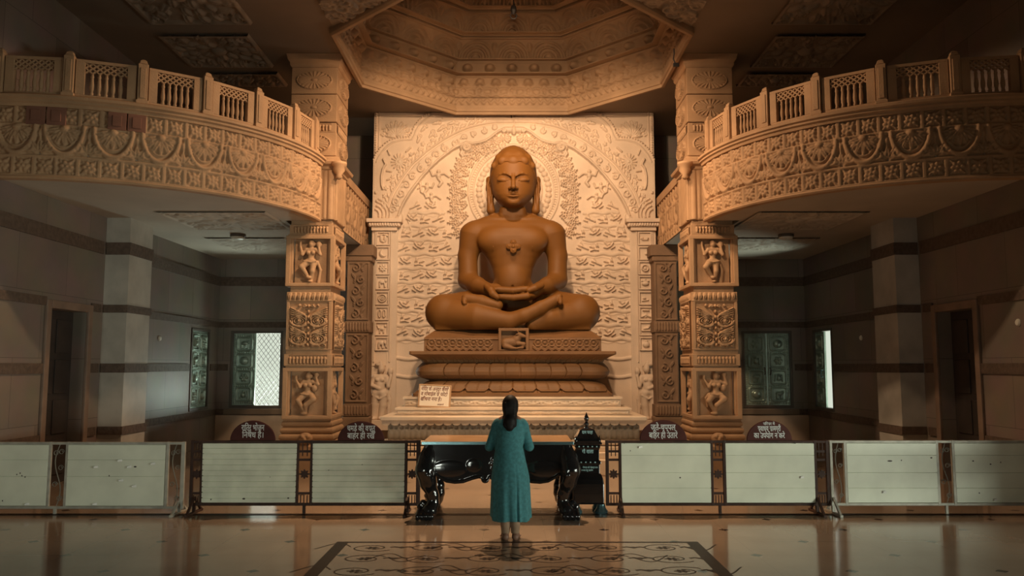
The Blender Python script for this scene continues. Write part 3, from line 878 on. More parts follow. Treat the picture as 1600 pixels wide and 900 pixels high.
def balcony(s):
    side = 'left' if s < 0 else 'right'
    b = thing('balcony', 'curved carved stone balcony on the %s, %s' % (side, 'greyer in the cool light' if s < 0 else 'fading into darkness'), 'balcony', (s * 5.6, 14.5, BZ))
    # floor slab with soffit
    pts = [bal_pt(t, s) for t in np.linspace(0, T_END, 40)]
    pts += [(s * 3.58, CY - .03), (s * 4.17, CY - .03), (s * 4.17, 15.55), (s * 3.36, 15.55), (s * 3.36, BY - .01), (s * WX, BY - .01)]
    mb = MB(); n = len(pts); V = [(x, y, BZ) for x, y in pts] + [(x, y, FT - .1) for x, y in pts]
    tr = tessellate_polygon([[Vector((x, y, 0)) for x, y in pts]])
    F = [(i, (i + 1) % n, n + (i + 1) % n, n + i) for i in range(n)] + [tuple(t) for t in tr] + [tuple(n + k for k in t) for t in tr]
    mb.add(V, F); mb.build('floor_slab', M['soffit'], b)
    hf, L = frieze(s)
    hf.build('carved_fascia', curve_fn(s, BZ, .004), M['sand'], b, flip=s > 0)
    inner_frieze(s).build('inner_fascia', lambda Y, Z, Hh: np.stack([s * (3.355 - Hh), Y, Z + BZ], -1), M['sand'], b)
    # ledge under the railing, lower lip
    mb = MB(); sweep_curve(mb, s, [(-.25, FT - .03), (.05, FT - .03), (.06, FT + .01), (.09, FT + .03), (.09, FT + .06), (.12, FT + .08), (.12, FT + .12), (.06, FT + .15), (-.25, FT + .15)])
    mb.box(*sorted((s * 3.31, s * 3.6)), 15.55, BY - .02, FT - .03, FT + .14)
    mb.build('ledge', M['sand'], b)
    mb = MB(); sweep_curve(mb, s, [(-.1, BZ - .035), (.035, BZ - .035), (.05, BZ - .01), (.035, BZ + .015), (-.1, BZ + .015)]); mb.build('lower_lip', M['sand'], b)
    if s < 0:
        for a, c in ((42, 106), (168, 228)):
            ta, tb = t_at_px(a, FT - .15), t_at_px(c, FT - .15); mb = MB()
            for q in range(2):
                u0 = ta + (tb - ta) * (q + .03) / 2; u1 = ta + (tb - ta) * (q + .97) / 2
                sweep_curve(mb, s, [(.01, FT - .29), (.058, FT - .29), (.058, FT - .03), (.01, FT - .03)], u0, u1, 6)
                sweep_curve(mb, s, [(.05, FT - .24), (.072, FT - .24), (.072, FT - .08), (.05, FT - .08)], u0 + (u1 - u0) * .25, u0 + (u1 - u0) * .75, 3)
            tag(mb.build('red_stone_tile', M['tile_red'], b, bevel=.006), 'pair of darker reddish carved tiles set in the upper frieze')
    # railing: posts, panels of balusters under a lattice
    z0 = FT + .15
    ts = [t_at_px(p, 6.3) for p in (-35, 110, 225, 325, 405, 462, 494)]
    P = [bal_pt(t, s, -.03) for t in ts]
    for i, (x, y) in enumerate(P):
        mb = MB(); w = .07
        mb.box(-w, w, -w, w, 0, .60); mb.box(-w - .015, w + .015, -w - .015, w + .015, 0, .05); mb.box(-w + .03, w - .03, -w - .012, w + .012, .08, .54)
        mb.square([(.05, .60), (.062, .615), (.045, .63), (.05, .65), (.02, .68)], (0, 0, 0))
        a = math.atan2(*(np.array(bal_pt(ts[i] + .01, s)) - np.array(bal_pt(ts[i] - .01, s)))[::-1])
        o = mb.build('railing_post', M['sand'], b, bevel=.008, local=True)
        o.location = Vector((x, y, z0)) - Vector(OFF[b]); o.rotation_euler = (0, 0, a)
    bal = None
    for i in range(len(P) - 1):
        p, q = np.array(P[i]), np.array(P[i + 1]); d = (q - p); Lp = np.linalg.norm(d); a = math.atan2(d[1], d[0])
        h = .57; w0 = .08; w1 = Lp - .08
        mb = MB(); th = .04; st = min(.12, Lp * .13)
        mb.box(w0, w1, -th, th, .0, .05); mb.box(w0, w1, -th, th, h - .045, h)
        mb.box(w0, w0 + st, -th, th, .05, h - .045); mb.box(w1 - st, w1, -th, th, .05, h - .045)
        # lattice of diamonds
        za, zb = h - .19, h - .045; xa, xb = w0 + st, w1 - st
        nd = 6; pw = (xb - xa) / nd
        for k in range(nd):
            for (u, v) in ((0, 1), (1, 0)):
                for r in range(2):
                    zz0 = za + (zb - za) * r / 2; zz1 = za + (zb - za) * (r + 1) / 2
                    mb.bar((xa + (k + u) * pw, 0, zz0), (xa + (k + v) * pw, 0, zz1), .022, .05, (0, 1, 0))
        o = mb.build('railing_panel', M['sand'], b, bevel=.005, local=True)
        o.location = Vector((p[0], p[1], z0)) - Vector(OFF[b]); o.rotation_euler = (0, 0, a)
        for k in range(1, nd):
            x = xa + k * pw; rr = min(.06, pw * .36)
            if bal is None or bal_r != rr:
                m2 = MB(); f = rr / .042
                m2.lathe([(r * f, z * .72) for r, z in ((.035, 0), (.035, .05), (.026, .07), (.04, .13), (.042, .2), (.03, .3), (.026, .36), (.034, .38), (.034, .40), (.026, .42), (.03, .46))], (0, 0, 0), 10)
                B = m2.build('baluster', M['sand'], o, smooth=True, local=True); bal, bal_r = B, rr
            else:
                B = dup(bal); B.parent = o
            B.location = (x, 0, .05)
    # carved panels under the slab
    for k, (pa, pb, py0, py1) in enumerate((((240, 330), (415, 330), 330, 358), ((318, 371), (445, 371), 371, 390))):
        xa, ya = ground(pa[0], py0, BZ); xb, _ = ground(pb[0], py0, BZ); _, yb = ground(pa[0], py1, BZ)
        xs = sorted((s * -xa, s * -xb)); ys = sorted((ya, yb))
        carved('soffit_relief', xs[0], xs[1], ys[0], ys[1], BZ, b, M['soffit'], seed=20 + k, depth=.03)
    return b
balcony(-1); balcony(1)
for s, lab in ((-1, 'round white ceiling lamp under the left balcony'), (1, 'round white ceiling lamp under the right balcony')):
    x, y = ground(800 + s * 428, 366, BZ)
    l = thing('ceiling_lamp', lab, 'ceiling lamp', (x, y, BZ))
    mb = MB(); mb.lathe([(.15, 0), (.155, -.05), (.14, -.06)], (0, 0, 0), 28); mb.build('lamp_base', M['winframe'], l, smooth='auto', local=True)
    mb = MB(); mb.lathe([(.14, -.055), (.14, -.08), (.10, -.105), (.03, -.115)], (0, 0, 0), 28); mb.build('lamp_glass', M['lampwhite'], l, smooth=True, local=True)
# ================================================================== columns
def figure(pose, hgt, depth=1.15, mirror=1, res=.0105):
    """carved dancing figure in half relief; local, feet at z=0, back plane y=0"""
    f = SDF((-.42 * hgt, -.26 * hgt, -.03), (.42 * hgt, .03, 1.06 * hgt), res)
    h = hgt; m = mirror
    P = lambda x, z, y=.07: (m * x * h, -y * h * depth, z * h)
    k = .02
    f.ell(P(0, .90), (.068 * h, .07 * h, .08 * h), k); f.ell(P(.0, .97, .05), (.055 * h, .06 * h, .05 * h), k); f.ell(P(-.07, .91, .05), (.04 * h, .05 * h, .05 * h), k)
    f.cone(P(0, .84), P(0, .8), .035 * h, .04 * h, k)
    f.cone(P(-.10, .78), P(.10, .78), .05 * h, .05 * h, k); f.ell(P(0, .71, .06), (.10 * h, .07 * h, .11 * h), k)
    for d in (-1, 1): f.ell(P(d * .055, .70, .12), (.052 * h, .05 * h, .05 * h), .01)
    f.cone(P(0, .66), P(.01, .55), .07 * h, .075 * h, k); f.ell(P(.01, .49, .07), (.135 * h, .09 * h, .085 * h), k)
    f.chain([P(-.13, .505, .13), P(0, .475, .16), P(.15, .51, .13)], [.016 * h] * 3, .008)
    if pose == 0:
        f.chain([P(-.11, .78), P(-.22, .66, .1), P(-.18, .84, .1)], [.042 * h, .036 * h, .028 * h], k); f.ell(P(-.18, .9, .08), (.07 * h, .05 * h, .075 * h), k)
        f.chain([P(.11, .78), P(.2, .66, .1), P(.25, .86, .08)], [.042 * h, .036 * h, .026 * h], k); f.ell(P(.25, .92, .07), (.03 * h, .04 * h, .06 * h), k)
        f.chain([P(-.06, .48), P(-.05, .27, .12), P(-.02, .06, .08)], [.085 * h, .06 * h, .04 * h], k); f.ell(P(.0, .03, .11), (.06 * h, .08 * h, .03 * h), k)
        f.chain([P(.08, .48), P(.19, .36, .16), P(.06, .16, .12)], [.085 * h, .065 * h, .04 * h], k); f.ell(P(.03, .12, .14), (.06 * h, .05 * h, .035 * h), k)
        f.chain([P(-.15, .5, .06), P(-.22, .3, .04), P(-.18, .02, .04)], [.03 * h, .035 * h, .045 * h], k)
    else:
        f.chain([P(-.11, .78), P(-.24, .72, .1), P(-.19, .90, .1)], [.042 * h, .036 * h, .028 * h], k); f.ell(P(-.2, .95, .08), (.06 * h, .05 * h, .06 * h), k)
        f.chain([P(.11, .78), P(.18, .66, .12), P(.26, .80, .1)], [.042 * h, .036 * h, .026 * h], k); f.ell(P(.28, .87, .08), (.035 * h, .04 * h, .07 * h), k)
        f.ell(P(-.16, .63, .1), (.07 * h, .05 * h, .08 * h), k)
        f.chain([P(-.07, .47), P(-.16, .38, .17), P(.02, .24, .16), P(.03, .08, .1)], [.085 * h, .065 * h, .05 * h, .035 * h], k)
        f.chain([P(.08, .47), P(.20, .34, .15), P(.08, .12, .1)], [.085 * h, .06 * h, .04 * h], k)
        f.ell(P(.07, .05, .11), (.09 * h, .07 * h, .04 * h), k)
        f.chain([P(.17, .5, .05), P(.24, .4, .04), P(.2, .2, .04)], [.028 * h, .03 * h, .03 * h], k)
    return f
def acanthus(hf, cx, cz, w, h, a=.045):
    """mirrored scrolls: two rows of eye-like whorls with flowing leaves"""
    def flow(P, r0):
        P = np.array(P, float); C = [np.array([np.interp(t, np.linspace(0, 1, len(P)), P[:, i]) for i in (0, 1)]) for t in np.linspace(0, 1, 22)]
        for _ in range(4): C = [C[0]] + [(C[i - 1] + C[i] * 2 + C[i + 1]) / 4 for i in range(1, 21)] + [C[-1]]
        hf.line([tuple(c) for c in C], r0, a)
    for d in (-1, 1):
        p = lambda u, v, zc: (cx + d * u * w, cz + (zc + v) * h)
        for zc in (.20, -.62):
            x, z = p(.50, 0, zc)
            for q in (1.0, .66, .34): hf.line([(x + q * .36 * w * math.cos(t), z + q * .20 * h * math.sin(t)) for t in np.linspace(0, 2 * PI, 26)], .034 * w, a)
            hf.ell(x, z, .09 * w, .055 * h, a * 1.3)
            for k in range(4):
                q = k / 3
                flow([p(.10, .05 + .16 * q, zc), p(.16 + .06 * q, .24 + .07 * q, zc), p(.36 + .06 * q, .27 + .13 * q, zc), p(.62 + .05 * q, .24 + .24 * q, zc), p(.95, .30 + .30 * q, zc)], .040 * w)
            for k in range(3):
                q = k / 2
                flow([p(.10, -.10 - .09 * q, zc), p(.30, -.24 - .04 * q, zc), p(.55, -.26 - .02 * q, zc), p(.80, -.20 + .03 * q, zc), p(.96, -.08 + .10 * q, zc)], .040 * w)
            for k in range(3): hf.leaf(*p(.93, -.10 + .12 * k, zc), PI / 2 + d * .5, .15 * h, .10 * w, a)
    for d in (-1, 1):
        for u, v, r in ((.86, -.90, .10), (.56, -.93, .08), (.26, -.93, .08), (.86, -.16, .09), (.30, -.14, .07), (.25, .86, .09), (.50, .90, .07)): hf.spiral(cx + d * u * w, cz + v * h, r * w, 1.2, PI / 2, .03 * w, a, d=d)
    for q in range(8): hf.ell(cx, cz + (-.88 + .25 * q) * h, .075 * w, .10 * h, a * 1.2)
    for d in (-1, 1): hf.leaf(cx + d * .03 * w, cz + .80 * h, PI / 2 - d * .9, .28 * h, .12 * w, a)
def column(s):
    side = 'left' if s < 0 else 'right'
    XC = s * 3.69; YC = CY + .5
    c = thing('column', 'carved square sandstone column at the %s of the statue' % side, 'column', (XC, YC, 0))
    c['kind'] = 'thing'
    z = lambda y: zat(y, CY)
    sq = lambda mb, half, za, zb: mb.box(XC - half, XC + half, CY + .445 - half + .0, CY + .555 + half, za, zb)
    zb = z(655)
    prof = [(.56, 0), (.56, .30), (.50, .34), (.50, .62), (.53, .66)]
    mb = MB()
    q = z(689)
    pr = [(.54, 0), (.54, q - .1), (.50, q - .06), (.50, q)]
    for i in range(3):
        a = q + (zb - q - .03) * i / 3; b = q + (zb - q - .03) * (i + 1) / 3; w = .49 - .018 * i
        pr += [(w - .03, a), (w, a + (b - a) * .25), (w + .005, a + (b - a) * .5), (w, a + (b - a) * .75), (w - .03, b)]
    pr += [(.44, zb - .03), (.44, zb)]
    mb.square(pr, (XC, YC, 0), 1, 1.0); mb.build('base', M['sand'], c, bevel=.006)
    # small carved mask on the base
    f = SDF((-.2, -.12, -.14), (.2, .04, .14), .012); f.ell((0, 0, 0), (.13, .06, .1), .02).ell((-.05, -.05, .03), (.035, .03, .035), .01).ell((.05, -.05, .03), (.035, .03, .035), .01).ell((0, -.06, -.02), (.03, .03, .04), .01).cone((-.06, -.03, -.07), (.06, -.03, -.07), .02, .02, .01)
    o = f.build('carved_mask', M['sand'], c, local=True); o.location = (0, -.49 - .02, q + .05)
    def frame_block(nm, ya, yb, pose):
        a, b = z(yb), z(ya); half = .445; d = .13; post = .085
        mb = MB(); sq(mb, half - d, a, b)
        y0, y1 = CY, CY + 1.0
        for sx in (-1, 1):
            xa, xb = sorted((XC + sx * half, XC + sx * (half - post)))
            mb.box(xa, xb, y0, y0 + post, a, b); mb.box(xa, xb, y1 - post, y1, a, b)
        for za, zb_ in ((a, a + .06), (b - .06, b)):
            mb.box(XC - half, XC + half, y0, y1, za, zb_)
        for k in (1,):
            mb.box(XC - half + post, XC - half + post + .03, y0 + .04, y0 + d, a + .06, b - .06); mb.box(XC + half - post - .03, XC + half - post, y0 + .04, y0 + d, a + .06, b - .06)
        o = mb.build(nm, M['sand'], c, bevel=.01)
        hgt = (b - a - .12) * .97
        f = figure(pose, hgt, mirror=-s * -1 if s < 0 else -1)
        g = f.build('figure_relief', M['sand'], o, local=True); g.location = (0, CY + d - YC + .004, a + .065)
        f2 = figure(1 - pose, hgt, mirror=1)
        g2 = f2.build('figure_relief', M['sand'], o, local=True); g2.rotation_euler = (0, 0, -s * PI / 2)
        g2.location = (-s * (half - d - .004), 0, a + .065); g2.scale = (.8, .8, 1)
    frame_block('figure_block', 368, 447, 0)
    frame_block('figure_block', 575, 655, 1)
    def plain(nm, ya, yb, half, bevel=.012):
        mb = MB(); sq(mb, half, z(yb), z(ya)); return mb.build(nm, M['sand'], c, bevel=bevel)
    def both_faces(o, half, a, b, draw, res=.011):
        hf = HF(-half + .012, half - .012, a + .01, b - .01, res); draw(hf, half - .03, (a + b) / 2, (b - a) / 2)
        hf.build('carved_face', on_front(CY + .445 - half - .001, XC), M['sand'], o)
        hf = HF(-half + .012, half - .012, a + .01, b - .01, res); draw(hf, half - .03, (a + b) / 2, (b - a) / 2)
        xf = XC - s * (half + .001)
        hf.build('carved_face', lambda Y, Z, Hh: np.stack([xf - s * Hh, Y + YC, Z], -1), M['sand'], o)
    def d_band(hf, w, zc, h):
        hf.rect(-9, 9, zc - h, zc + h, .02); hf.rect(-w * .84, w * .84, zc - h * .72, zc + h * .72, -.012)
        n = 11
        for k in range(n):
            x = -w * .78 + 1.56 * w * k / (n - 1)
            hf.line([(x, zc - h * .5), (x, zc + h * .45)], .018, .045); hf.ell(x, zc + h * .25, .03, h * .28, .045)
    def d_tooth(hf, w, zc, h):
        n = 9
        for k in range(n):
            x = -w + 2 * w * (k + .5) / n
            hf.leaf(x - .02, zc - h * .9, PI / 2 - .15, h * 1.8, .075, .06)
        hf.rect(-9, 9, zc - h, zc - h * .75, .03, 'max')
    def d_scroll(hf, w, zc, h):
        hf.rect(-9, 9, zc - h, zc + h, .03); hf.rect(-w * .93, w * .93, zc - h * .93, zc + h * .93, -.045)
        acanthus(hf, 0, zc, w * .9, h * .9, .07)
    def d_ros(hf, w, zc, h):
        rx, rz = .33, min(.17, h * .9)
        hf.ell(0, zc, rx, rz, .05, flat=True); hf.ell(0, zc, rx * .95, rz * .93, .05, mode='add', flat=True); hf.h[hf.h > .06] = .012
        for k in range(22):
            t = 2 * PI * (k + .5) / 22
            hf.line([(rx * .26 * math.cos(t), zc + rz * .26 * math.sin(t)), (rx * .86 * math.cos(t), zc + rz * .86 * math.sin(t))], .021, .04, .005)
        hf.ell(0, zc, rx * .22, rz * .24, .07)
    def d_flute(hf, w, zc, h):
        hf.rect(-w, w, zc - h, zc + h, .0)
        for x, r in ((-w * .86, .05), (w * .86, .05)): hf.line([(x, zc - h), (x, zc + h)], r, .03)
        for k in range(-2, 3): hf.line([(k * .12, zc - h * .9), (k * .12, zc + h * .9)], .035, .012)
    def carved_block(nm, ya, yb, half, draw):
        o = plain(nm, ya, yb, half); both_faces(o, half, z(yb), z(ya), draw); return o
    carved_block('carved_band', 553, 572, .435, d_band)
    plain('collar', 546, 554, .41); plain('collar', 571, 576, .41)
    carved_block('scroll_block', 470, 547, .415, d_scroll)
    carved_block('leaf_band', 456, 471, .42, d_tooth)
    plain('neck', 446, 458, .37)
    carved_block('carved_band', 350, 366, .40, d_band); plain('collar', 365, 369, .42); plain('collar', 340, 351, .38)
    carved_block('shaft', 265, 343, .42, d_flute)
    mb = MB(); a, b = z(266), z(243)
    mb.square([(.42, a), (.46, a + .03), (.46, a + .08), (.53, a + .11), (.55, a + .16), (.50, a + .19), (.50, a + .22), (.44, b)], (XC, YC, 0), 1, 1.05)
    o = mb.build('moulding', M['sand'], c, bevel=.006)
    mb = MB(); mb.lathe([(.02, -.24), (.07, -.20), (.05, -.15), (.11, -.07), (.10, 0), (.14, .03), (.14, .08)], (XC - s * .5, CY - .02, a + .06), 20); mb.build('bracket', M['sand'], o, smooth=True)
    carved_block('rosette_block', 206, 243, .43, d_ros); carved_block('carved_band', 191, 207, .415, d_band)
    carved_block('rosette_block', 147, 190, .43, d_ros); carved_block('rosette_block', 105, 146, .43, d_ros)
    mb = MB(); a, b = z(105), CZ
    mb.square([(.43, a), (.45, a + .02), (.47, a + .06), (.47, a + .10), (.505, a + .15), (.52, a + .22), (.53, b)], (XC, YC, 0), 1, 1.04); mb.build('capital', M['sand'], c, bevel=.006)
    # pillar standing further back
    pc = thing('pillar', 'darker carved pillar behind the %s column beside the pale panel' % side, 'pillar', (s * 3.36, 17.6, 0)); pc['kind'] = 'thing'
    x0, x1, y0 = 3.12, 3.62, 17.45
    Z = lambda y: zat(y, y0)
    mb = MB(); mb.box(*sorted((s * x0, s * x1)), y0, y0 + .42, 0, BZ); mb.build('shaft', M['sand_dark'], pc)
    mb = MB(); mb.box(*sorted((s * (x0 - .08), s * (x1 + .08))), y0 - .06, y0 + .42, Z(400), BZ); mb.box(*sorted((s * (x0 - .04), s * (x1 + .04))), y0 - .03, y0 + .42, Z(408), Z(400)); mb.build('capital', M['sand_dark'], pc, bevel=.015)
    for ya, yb in ((410, 500), (522, 628)):
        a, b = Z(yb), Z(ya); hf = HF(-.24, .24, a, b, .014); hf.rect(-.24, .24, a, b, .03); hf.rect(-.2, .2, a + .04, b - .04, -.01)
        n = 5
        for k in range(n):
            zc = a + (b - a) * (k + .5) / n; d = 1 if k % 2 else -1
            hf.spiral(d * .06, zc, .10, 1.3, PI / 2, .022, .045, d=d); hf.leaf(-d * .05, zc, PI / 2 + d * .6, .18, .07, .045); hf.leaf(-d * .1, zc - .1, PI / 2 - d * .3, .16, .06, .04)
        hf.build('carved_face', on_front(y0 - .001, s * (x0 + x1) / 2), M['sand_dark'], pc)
    for ya, yb in ((502, 519), (632, 650)):
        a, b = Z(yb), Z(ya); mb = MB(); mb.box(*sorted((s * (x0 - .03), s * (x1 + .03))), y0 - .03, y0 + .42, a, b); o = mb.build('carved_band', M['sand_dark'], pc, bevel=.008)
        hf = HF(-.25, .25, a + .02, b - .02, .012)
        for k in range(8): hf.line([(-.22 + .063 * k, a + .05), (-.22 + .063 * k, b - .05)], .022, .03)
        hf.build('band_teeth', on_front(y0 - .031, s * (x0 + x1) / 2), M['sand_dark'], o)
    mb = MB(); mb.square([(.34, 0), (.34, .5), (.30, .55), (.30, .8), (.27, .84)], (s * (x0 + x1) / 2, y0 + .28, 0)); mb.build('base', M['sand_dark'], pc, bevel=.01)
column(-1); column(1)
# ================================================================== the pale carved panel behind the statue
PY = 18.0
panel = thing('altar_screen', 'tall pale carved stone screen with arch and leaf halo behind the statue', 'stone screen', (0, PY, 0))
mb = MB()
xa, xb = at(803, 420, PY)[0] - 222 * (at(804, 420, PY)[0] - at(803, 420, PY)[0]), at(803, 420, PY)[0] + 222 * (at(804, 420, PY)[0] - at(803, 420, PY)[0]); zt = zat(173, PY)
mb.box(xa, xb, PY + .012, PY + .35, 0, min(zt, CZ - .02)); mb.build('slab', M['cream'], panel)
CXP = 803.0
PK = at(804, 420, PY)[0] - at(803, 420, PY)[0]; PX0 = at(803, 420, PY)[0]
hf = HF(581, 1025, 172, 664, .72)     # laid out in plane coordinates of the panel, mapped to metres below
def frond(x, y, ang, L):
    """stem with leaflets both sides"""
    c, s_ = math.cos(ang), math.sin(ang); n = max(3, int(L / 3.3))
    for k in range(n):
        q = (k + .6) / n; bx, by = x + q * L * c, y + q * L * s_; l = 5.0 * (1 - .45 * abs(q - .4))
        for d in (-1, 1): hf.leaf(bx, by, ang + d * .95, l, 2.5, .085, .0, vein=False)
    hf.leaf(x + L * c, y + L * s_, ang, 5, 2.6, .085, .0, vein=False)
# arch bands
inner = [(622, 338), (626, 326), (631, 316), (640, 301), (650, 288), (661, 274), (673, 261), (685, 250), (698, 240), (708, 233), (719, 228), (728, 224), (738, 226), (750, 224), (759.5, 220.7), (768, 215), (774, 210), (780, 206), (788, 203), (803, 202)]
outerA = [(607, 326), (611, 312), (615, 303), (629, 280), (645, 259), (668, 239), (694, 221), (713, 211), (732, 203), (752, 198), (770, 195), (786, 194), (803, 194)]
rim = [(581, 250), (586, 240), (592.7, 231), (600, 224), (607, 219.6), (620, 216), (637, 215), (641, 208), (643, 201.7), (647, 195), (652, 189), (658, 184), (664.5, 180), (672, 177)]
mI = hf.inside(inner + [(803, 670), (622, 670)]); mA = hf.inside(outerA + [(803, 670), (606, 670), (606, 345)]); mR = hf.inside(rim + [(803, 172), (803, 670), (581, 670)])
hf.h[mR] = .05; hf.h[mA] = .075; hf.h[mI] = 0
hf.line(outerA, 1.1, .03, .075, 'min'); hf.line(outerA, 1.2, .0, .0, 'min', True) if False else None
for P in (outerA,):
    hf.line([(x - 2.4, y - 2.4) for x, y in P], 1.5, .035, .06)
hf.line(inner, 2.0, .05, .07)
for i in range(len(rim) - 1):
    (a, b), (c, d) = rim[i], rim[i + 1]; n = max(1, int(math.hypot(c - a, d - b) / 3.6))
    for k in range(n): hf.ell(a + (c - a) * k / n, b + (d - b) * k / n, 1.7, 1.7, .06, .03)
hf.line([(x + 5, y + 4) for x, y in rim], 1.2, .03, .05)
# side bead strip and border lines
for k in range(46): hf.ell(584, 178 + k * 3.7, 1.6, 1.6, .06)
hf.line([(589, 176), (589, 345)], 1.2, .04); hf.line([(592, 180), (663, 180)], 1.1, .03); hf.line([(690, 186), (803, 186)], 1.3, .03, .05)
for k in range(22): hf.line([(760 + 2 * k, 189), (760 + 2 * k, 192)], .7, .03, .05)
# corner plant
for q in range(9):
    t = -PI / 2 + (q - 4) * .36
    hf.leaf(616, 214, t, 26 - abs(q - 4) * 2.0, 6.5, .07); hf.spiral(616 + 21 * math.cos(t), 214 + 21 * math.sin(t), 3.4, 1.1, t, 1.1, .05)
# sun and bow
for q in range(14):
    t = 2 * PI * q / 14; hf.line([(622 + 4 * math.cos(t), 254 + 4 * math.sin(t)), (622 + 12 * math.cos(t), 254 + 12 * math.sin(t))], 1.3, .05, .05)
hf.ell(622, 254, 4, 4, .06, .05)
hf.line([(597, 250), (601, 258), (597, 264), (594.5, 276), (595, 290), (597, 296)], 1.7, .07, .05)
for p, q in (((603, 268), (610, 269)), ((604, 282), (608, 281)), ((607, 243), (604, 236)), ((633, 238), (640, 232)), ((640, 244), (646, 240))): hf.line([p, q], 1.5, .06, .05)
# bottom left whorl
for r in (8, 14, 20, 25): hf.line([(584 + r * math.cos(t), 336 + r * math.sin(t)) for t in np.linspace(-1.3, .35, 16)], 1.6, .05, .05)
for x, y in ((586, 302), (588, 315), (586, 345)): hf.ell(x, y, 2.4, 2.4, .05, .05)
# flower garland outside the outer arch
L = 0
for i in range(len(outerA) - 1):
    (a, b), (c, d) = outerA[i], outerA[i + 1]; seg = math.hypot(c - a, d - b); n = max(1, int(seg / 6.5))
    for k in range(n):
        x, y = a + (c - a) * k / n, b + (d - b) * k / n; nx, ny = (d - b) / seg, -(c - a) / seg
        if nx > 0 and ny > 0: nx, ny = -nx, -ny
        o = 8.5 + 3.5 * ((k + i) % 3); x2, y2 = x + nx * o, y + ny * o
        if y2 < 186 and x2 > 700: continue
        hf.flower(x2, y2, 3.9, 5, .055, .05, k)
        hf.leaf(x + nx * 5, y + ny * 5, math.atan2(ny, nx) + .9, 8, 2.6, .05, .05, vein=False)
for x, y, a in ((692, 200, 2.6), (676, 207, 2.2), (709, 193, 2.9), (655, 214, 2.0), (664, 199, 2.4), (685, 193, 3.0)):
    hf.leaf(x, y, a, 12, 5, .06, .05); hf.spiral(x, y, 4, 1.2, a, 1.1, .05, .05)
# scrolls inside the band
for i, (x, y) in enumerate(((613, 329), (618, 316), (626, 303), (634, 290), (644, 277), (656, 264), (668, 253), (681, 243), (695, 233), (710, 225), (724, 216), (740, 211), (757, 206), (772, 201))):
    r = 6.2 if i < 10 else 4.4
    hf.spiral(x, y, r, 1.3, i * 1.3, 1.5, .05, .07, d=1 if i % 2 else -1); hf.leaf(x, y, i * .9, r * 1.6, 3.2, .045, .07)
# hooks at the ends, crest in the middle
hf.ell(727, 231, 10, 8, .075, .04); hf.spiral(728, 231, 7, 1.2, 0, 1.8, .06, .09)
hf.line([(736, 231), (736, 236), (730, 239), (725, 238), (722, 241), (725, 244), (730, 243)], 2.4, .07, .03)
hf.line([(722, 236), (719, 241), (722, 245)], 2.6, .07, .02)
hf.ell(793, 204, 11, 5, .07, .05); hf.spiral(787, 205, 4, 1.1, 0, 1.2, .05, .09); hf.leaf(803, 198, PI / 2, 14, 10, .09, .05)
hf.ell(622, 341, 7, 9, .06, .03); hf.spiral(622, 343, 5, 1.2, 0, 1.4, .05, .05)
# halo: plain ring with ticks, discs, leaf wreath
hc = (803, 299)
for r, w_, a in ((71, 2.2, .035), (64, 1.4, .03), (44, 1.3, .03)):
    hf.line([(hc[0] + r * math.cos(t), hc[1] + r * 1.02 * math.sin(t)) for t in np.linspace(PI * .70, PI * 1.5, 60)], w_, a)
for k in range(44):
    t = PI * (.70 + .80 * k / 43); hf.line([(hc[0] + 64 * math.cos(t), hc[1] + 64 * math.sin(t)), (hc[0] + 71 * math.cos(t), hc[1] + 71 * math.sin(t))], .8, .03)
for k in range(17):
    t = PI * (.72 + .78 * k / 16); hf.ell(hc[0] + 55 * math.cos(t), hc[1] + 55 * math.sin(t), 5, 4.6, .05)
rw = random.Random(4)
wreath = [(790, 222, 9), (777, 227, 10), (765, 232, 10), (753, 238, 11), (742, 247, 12), (731, 255, 12), (722, 266, 13), (717, 279, 13), (713, 293, 13), (712, 308, 13), (711, 323, 13), (712, 337, 12), (716, 352, 14), (722, 362, 13), (712, 366, 12)]
wreath = [(792, 224, 10), (777, 228, 11), (763, 233, 12), (750, 240, 13), (738, 249, 14), (728, 261, 16), (723, 277, 17), (721, 294, 17), (721, 311, 17), (722, 328, 17), (724, 345, 19), (727, 360, 16)]
for i, (x, y, L0) in enumerate(wreath):
    ra = math.atan2(y - hc[1], x - hc[0])
    if y > 340: ra += .15
    for q in (-1, 0, 1):
        frond(x + q * 1.5 * math.sin(ra), y - q * 1.5 * math.cos(ra), ra + q * .50 + .25, L0 * (1.12 if q == 0 else .92))
    if i and y < 350:
        x1_, y1_ = (x + wreath[i - 1][0]) / 2 - 9 * math.cos(ra), (y + wreath[i - 1][1]) / 2 - 9 * math.sin(ra)
        for q in (-1, 1): frond(x1_, y1_, ra + q * .35 - .1, L0 * .8)
        frond(x1_ + 12 * math.cos(ra), y1_ + 12 * math.sin(ra), ra + .3, L0 * .7)
# figures flying under the arch
def little(x, y, f=1.0, d=1):
    hf.ell(x, y - 9 * f, 3 * f, 3.2 * f, .07); hf.ell(x, y - 3 * f, 4 * f, 5 * f, .07)
    hf.line([(x, y + 1), (x + d * 5 * f, y + 7 * f), (x + d * 1 * f, y + 12 * f)], 2.4 * f, .06)
    hf.line([(x - 2 * f, y - 5 * f), (x - d * 9 * f, y - 3 * f), (x - d * 12 * f, y - 10 * f)], 1.6 * f, .06)
    hf.line([(x + 2 * f, y - 5 * f), (x + d * 9 * f, y - 6 * f), (x + d * 16 * f, y - 1 * f)], 1.6 * f, .06)
little(684, 278, 1.05, 1); little(666, 296, .9, -1); little(673, 312, .9, 1)
hf.line([(655, 285), (657, 300), (664, 304)], 2, .05)
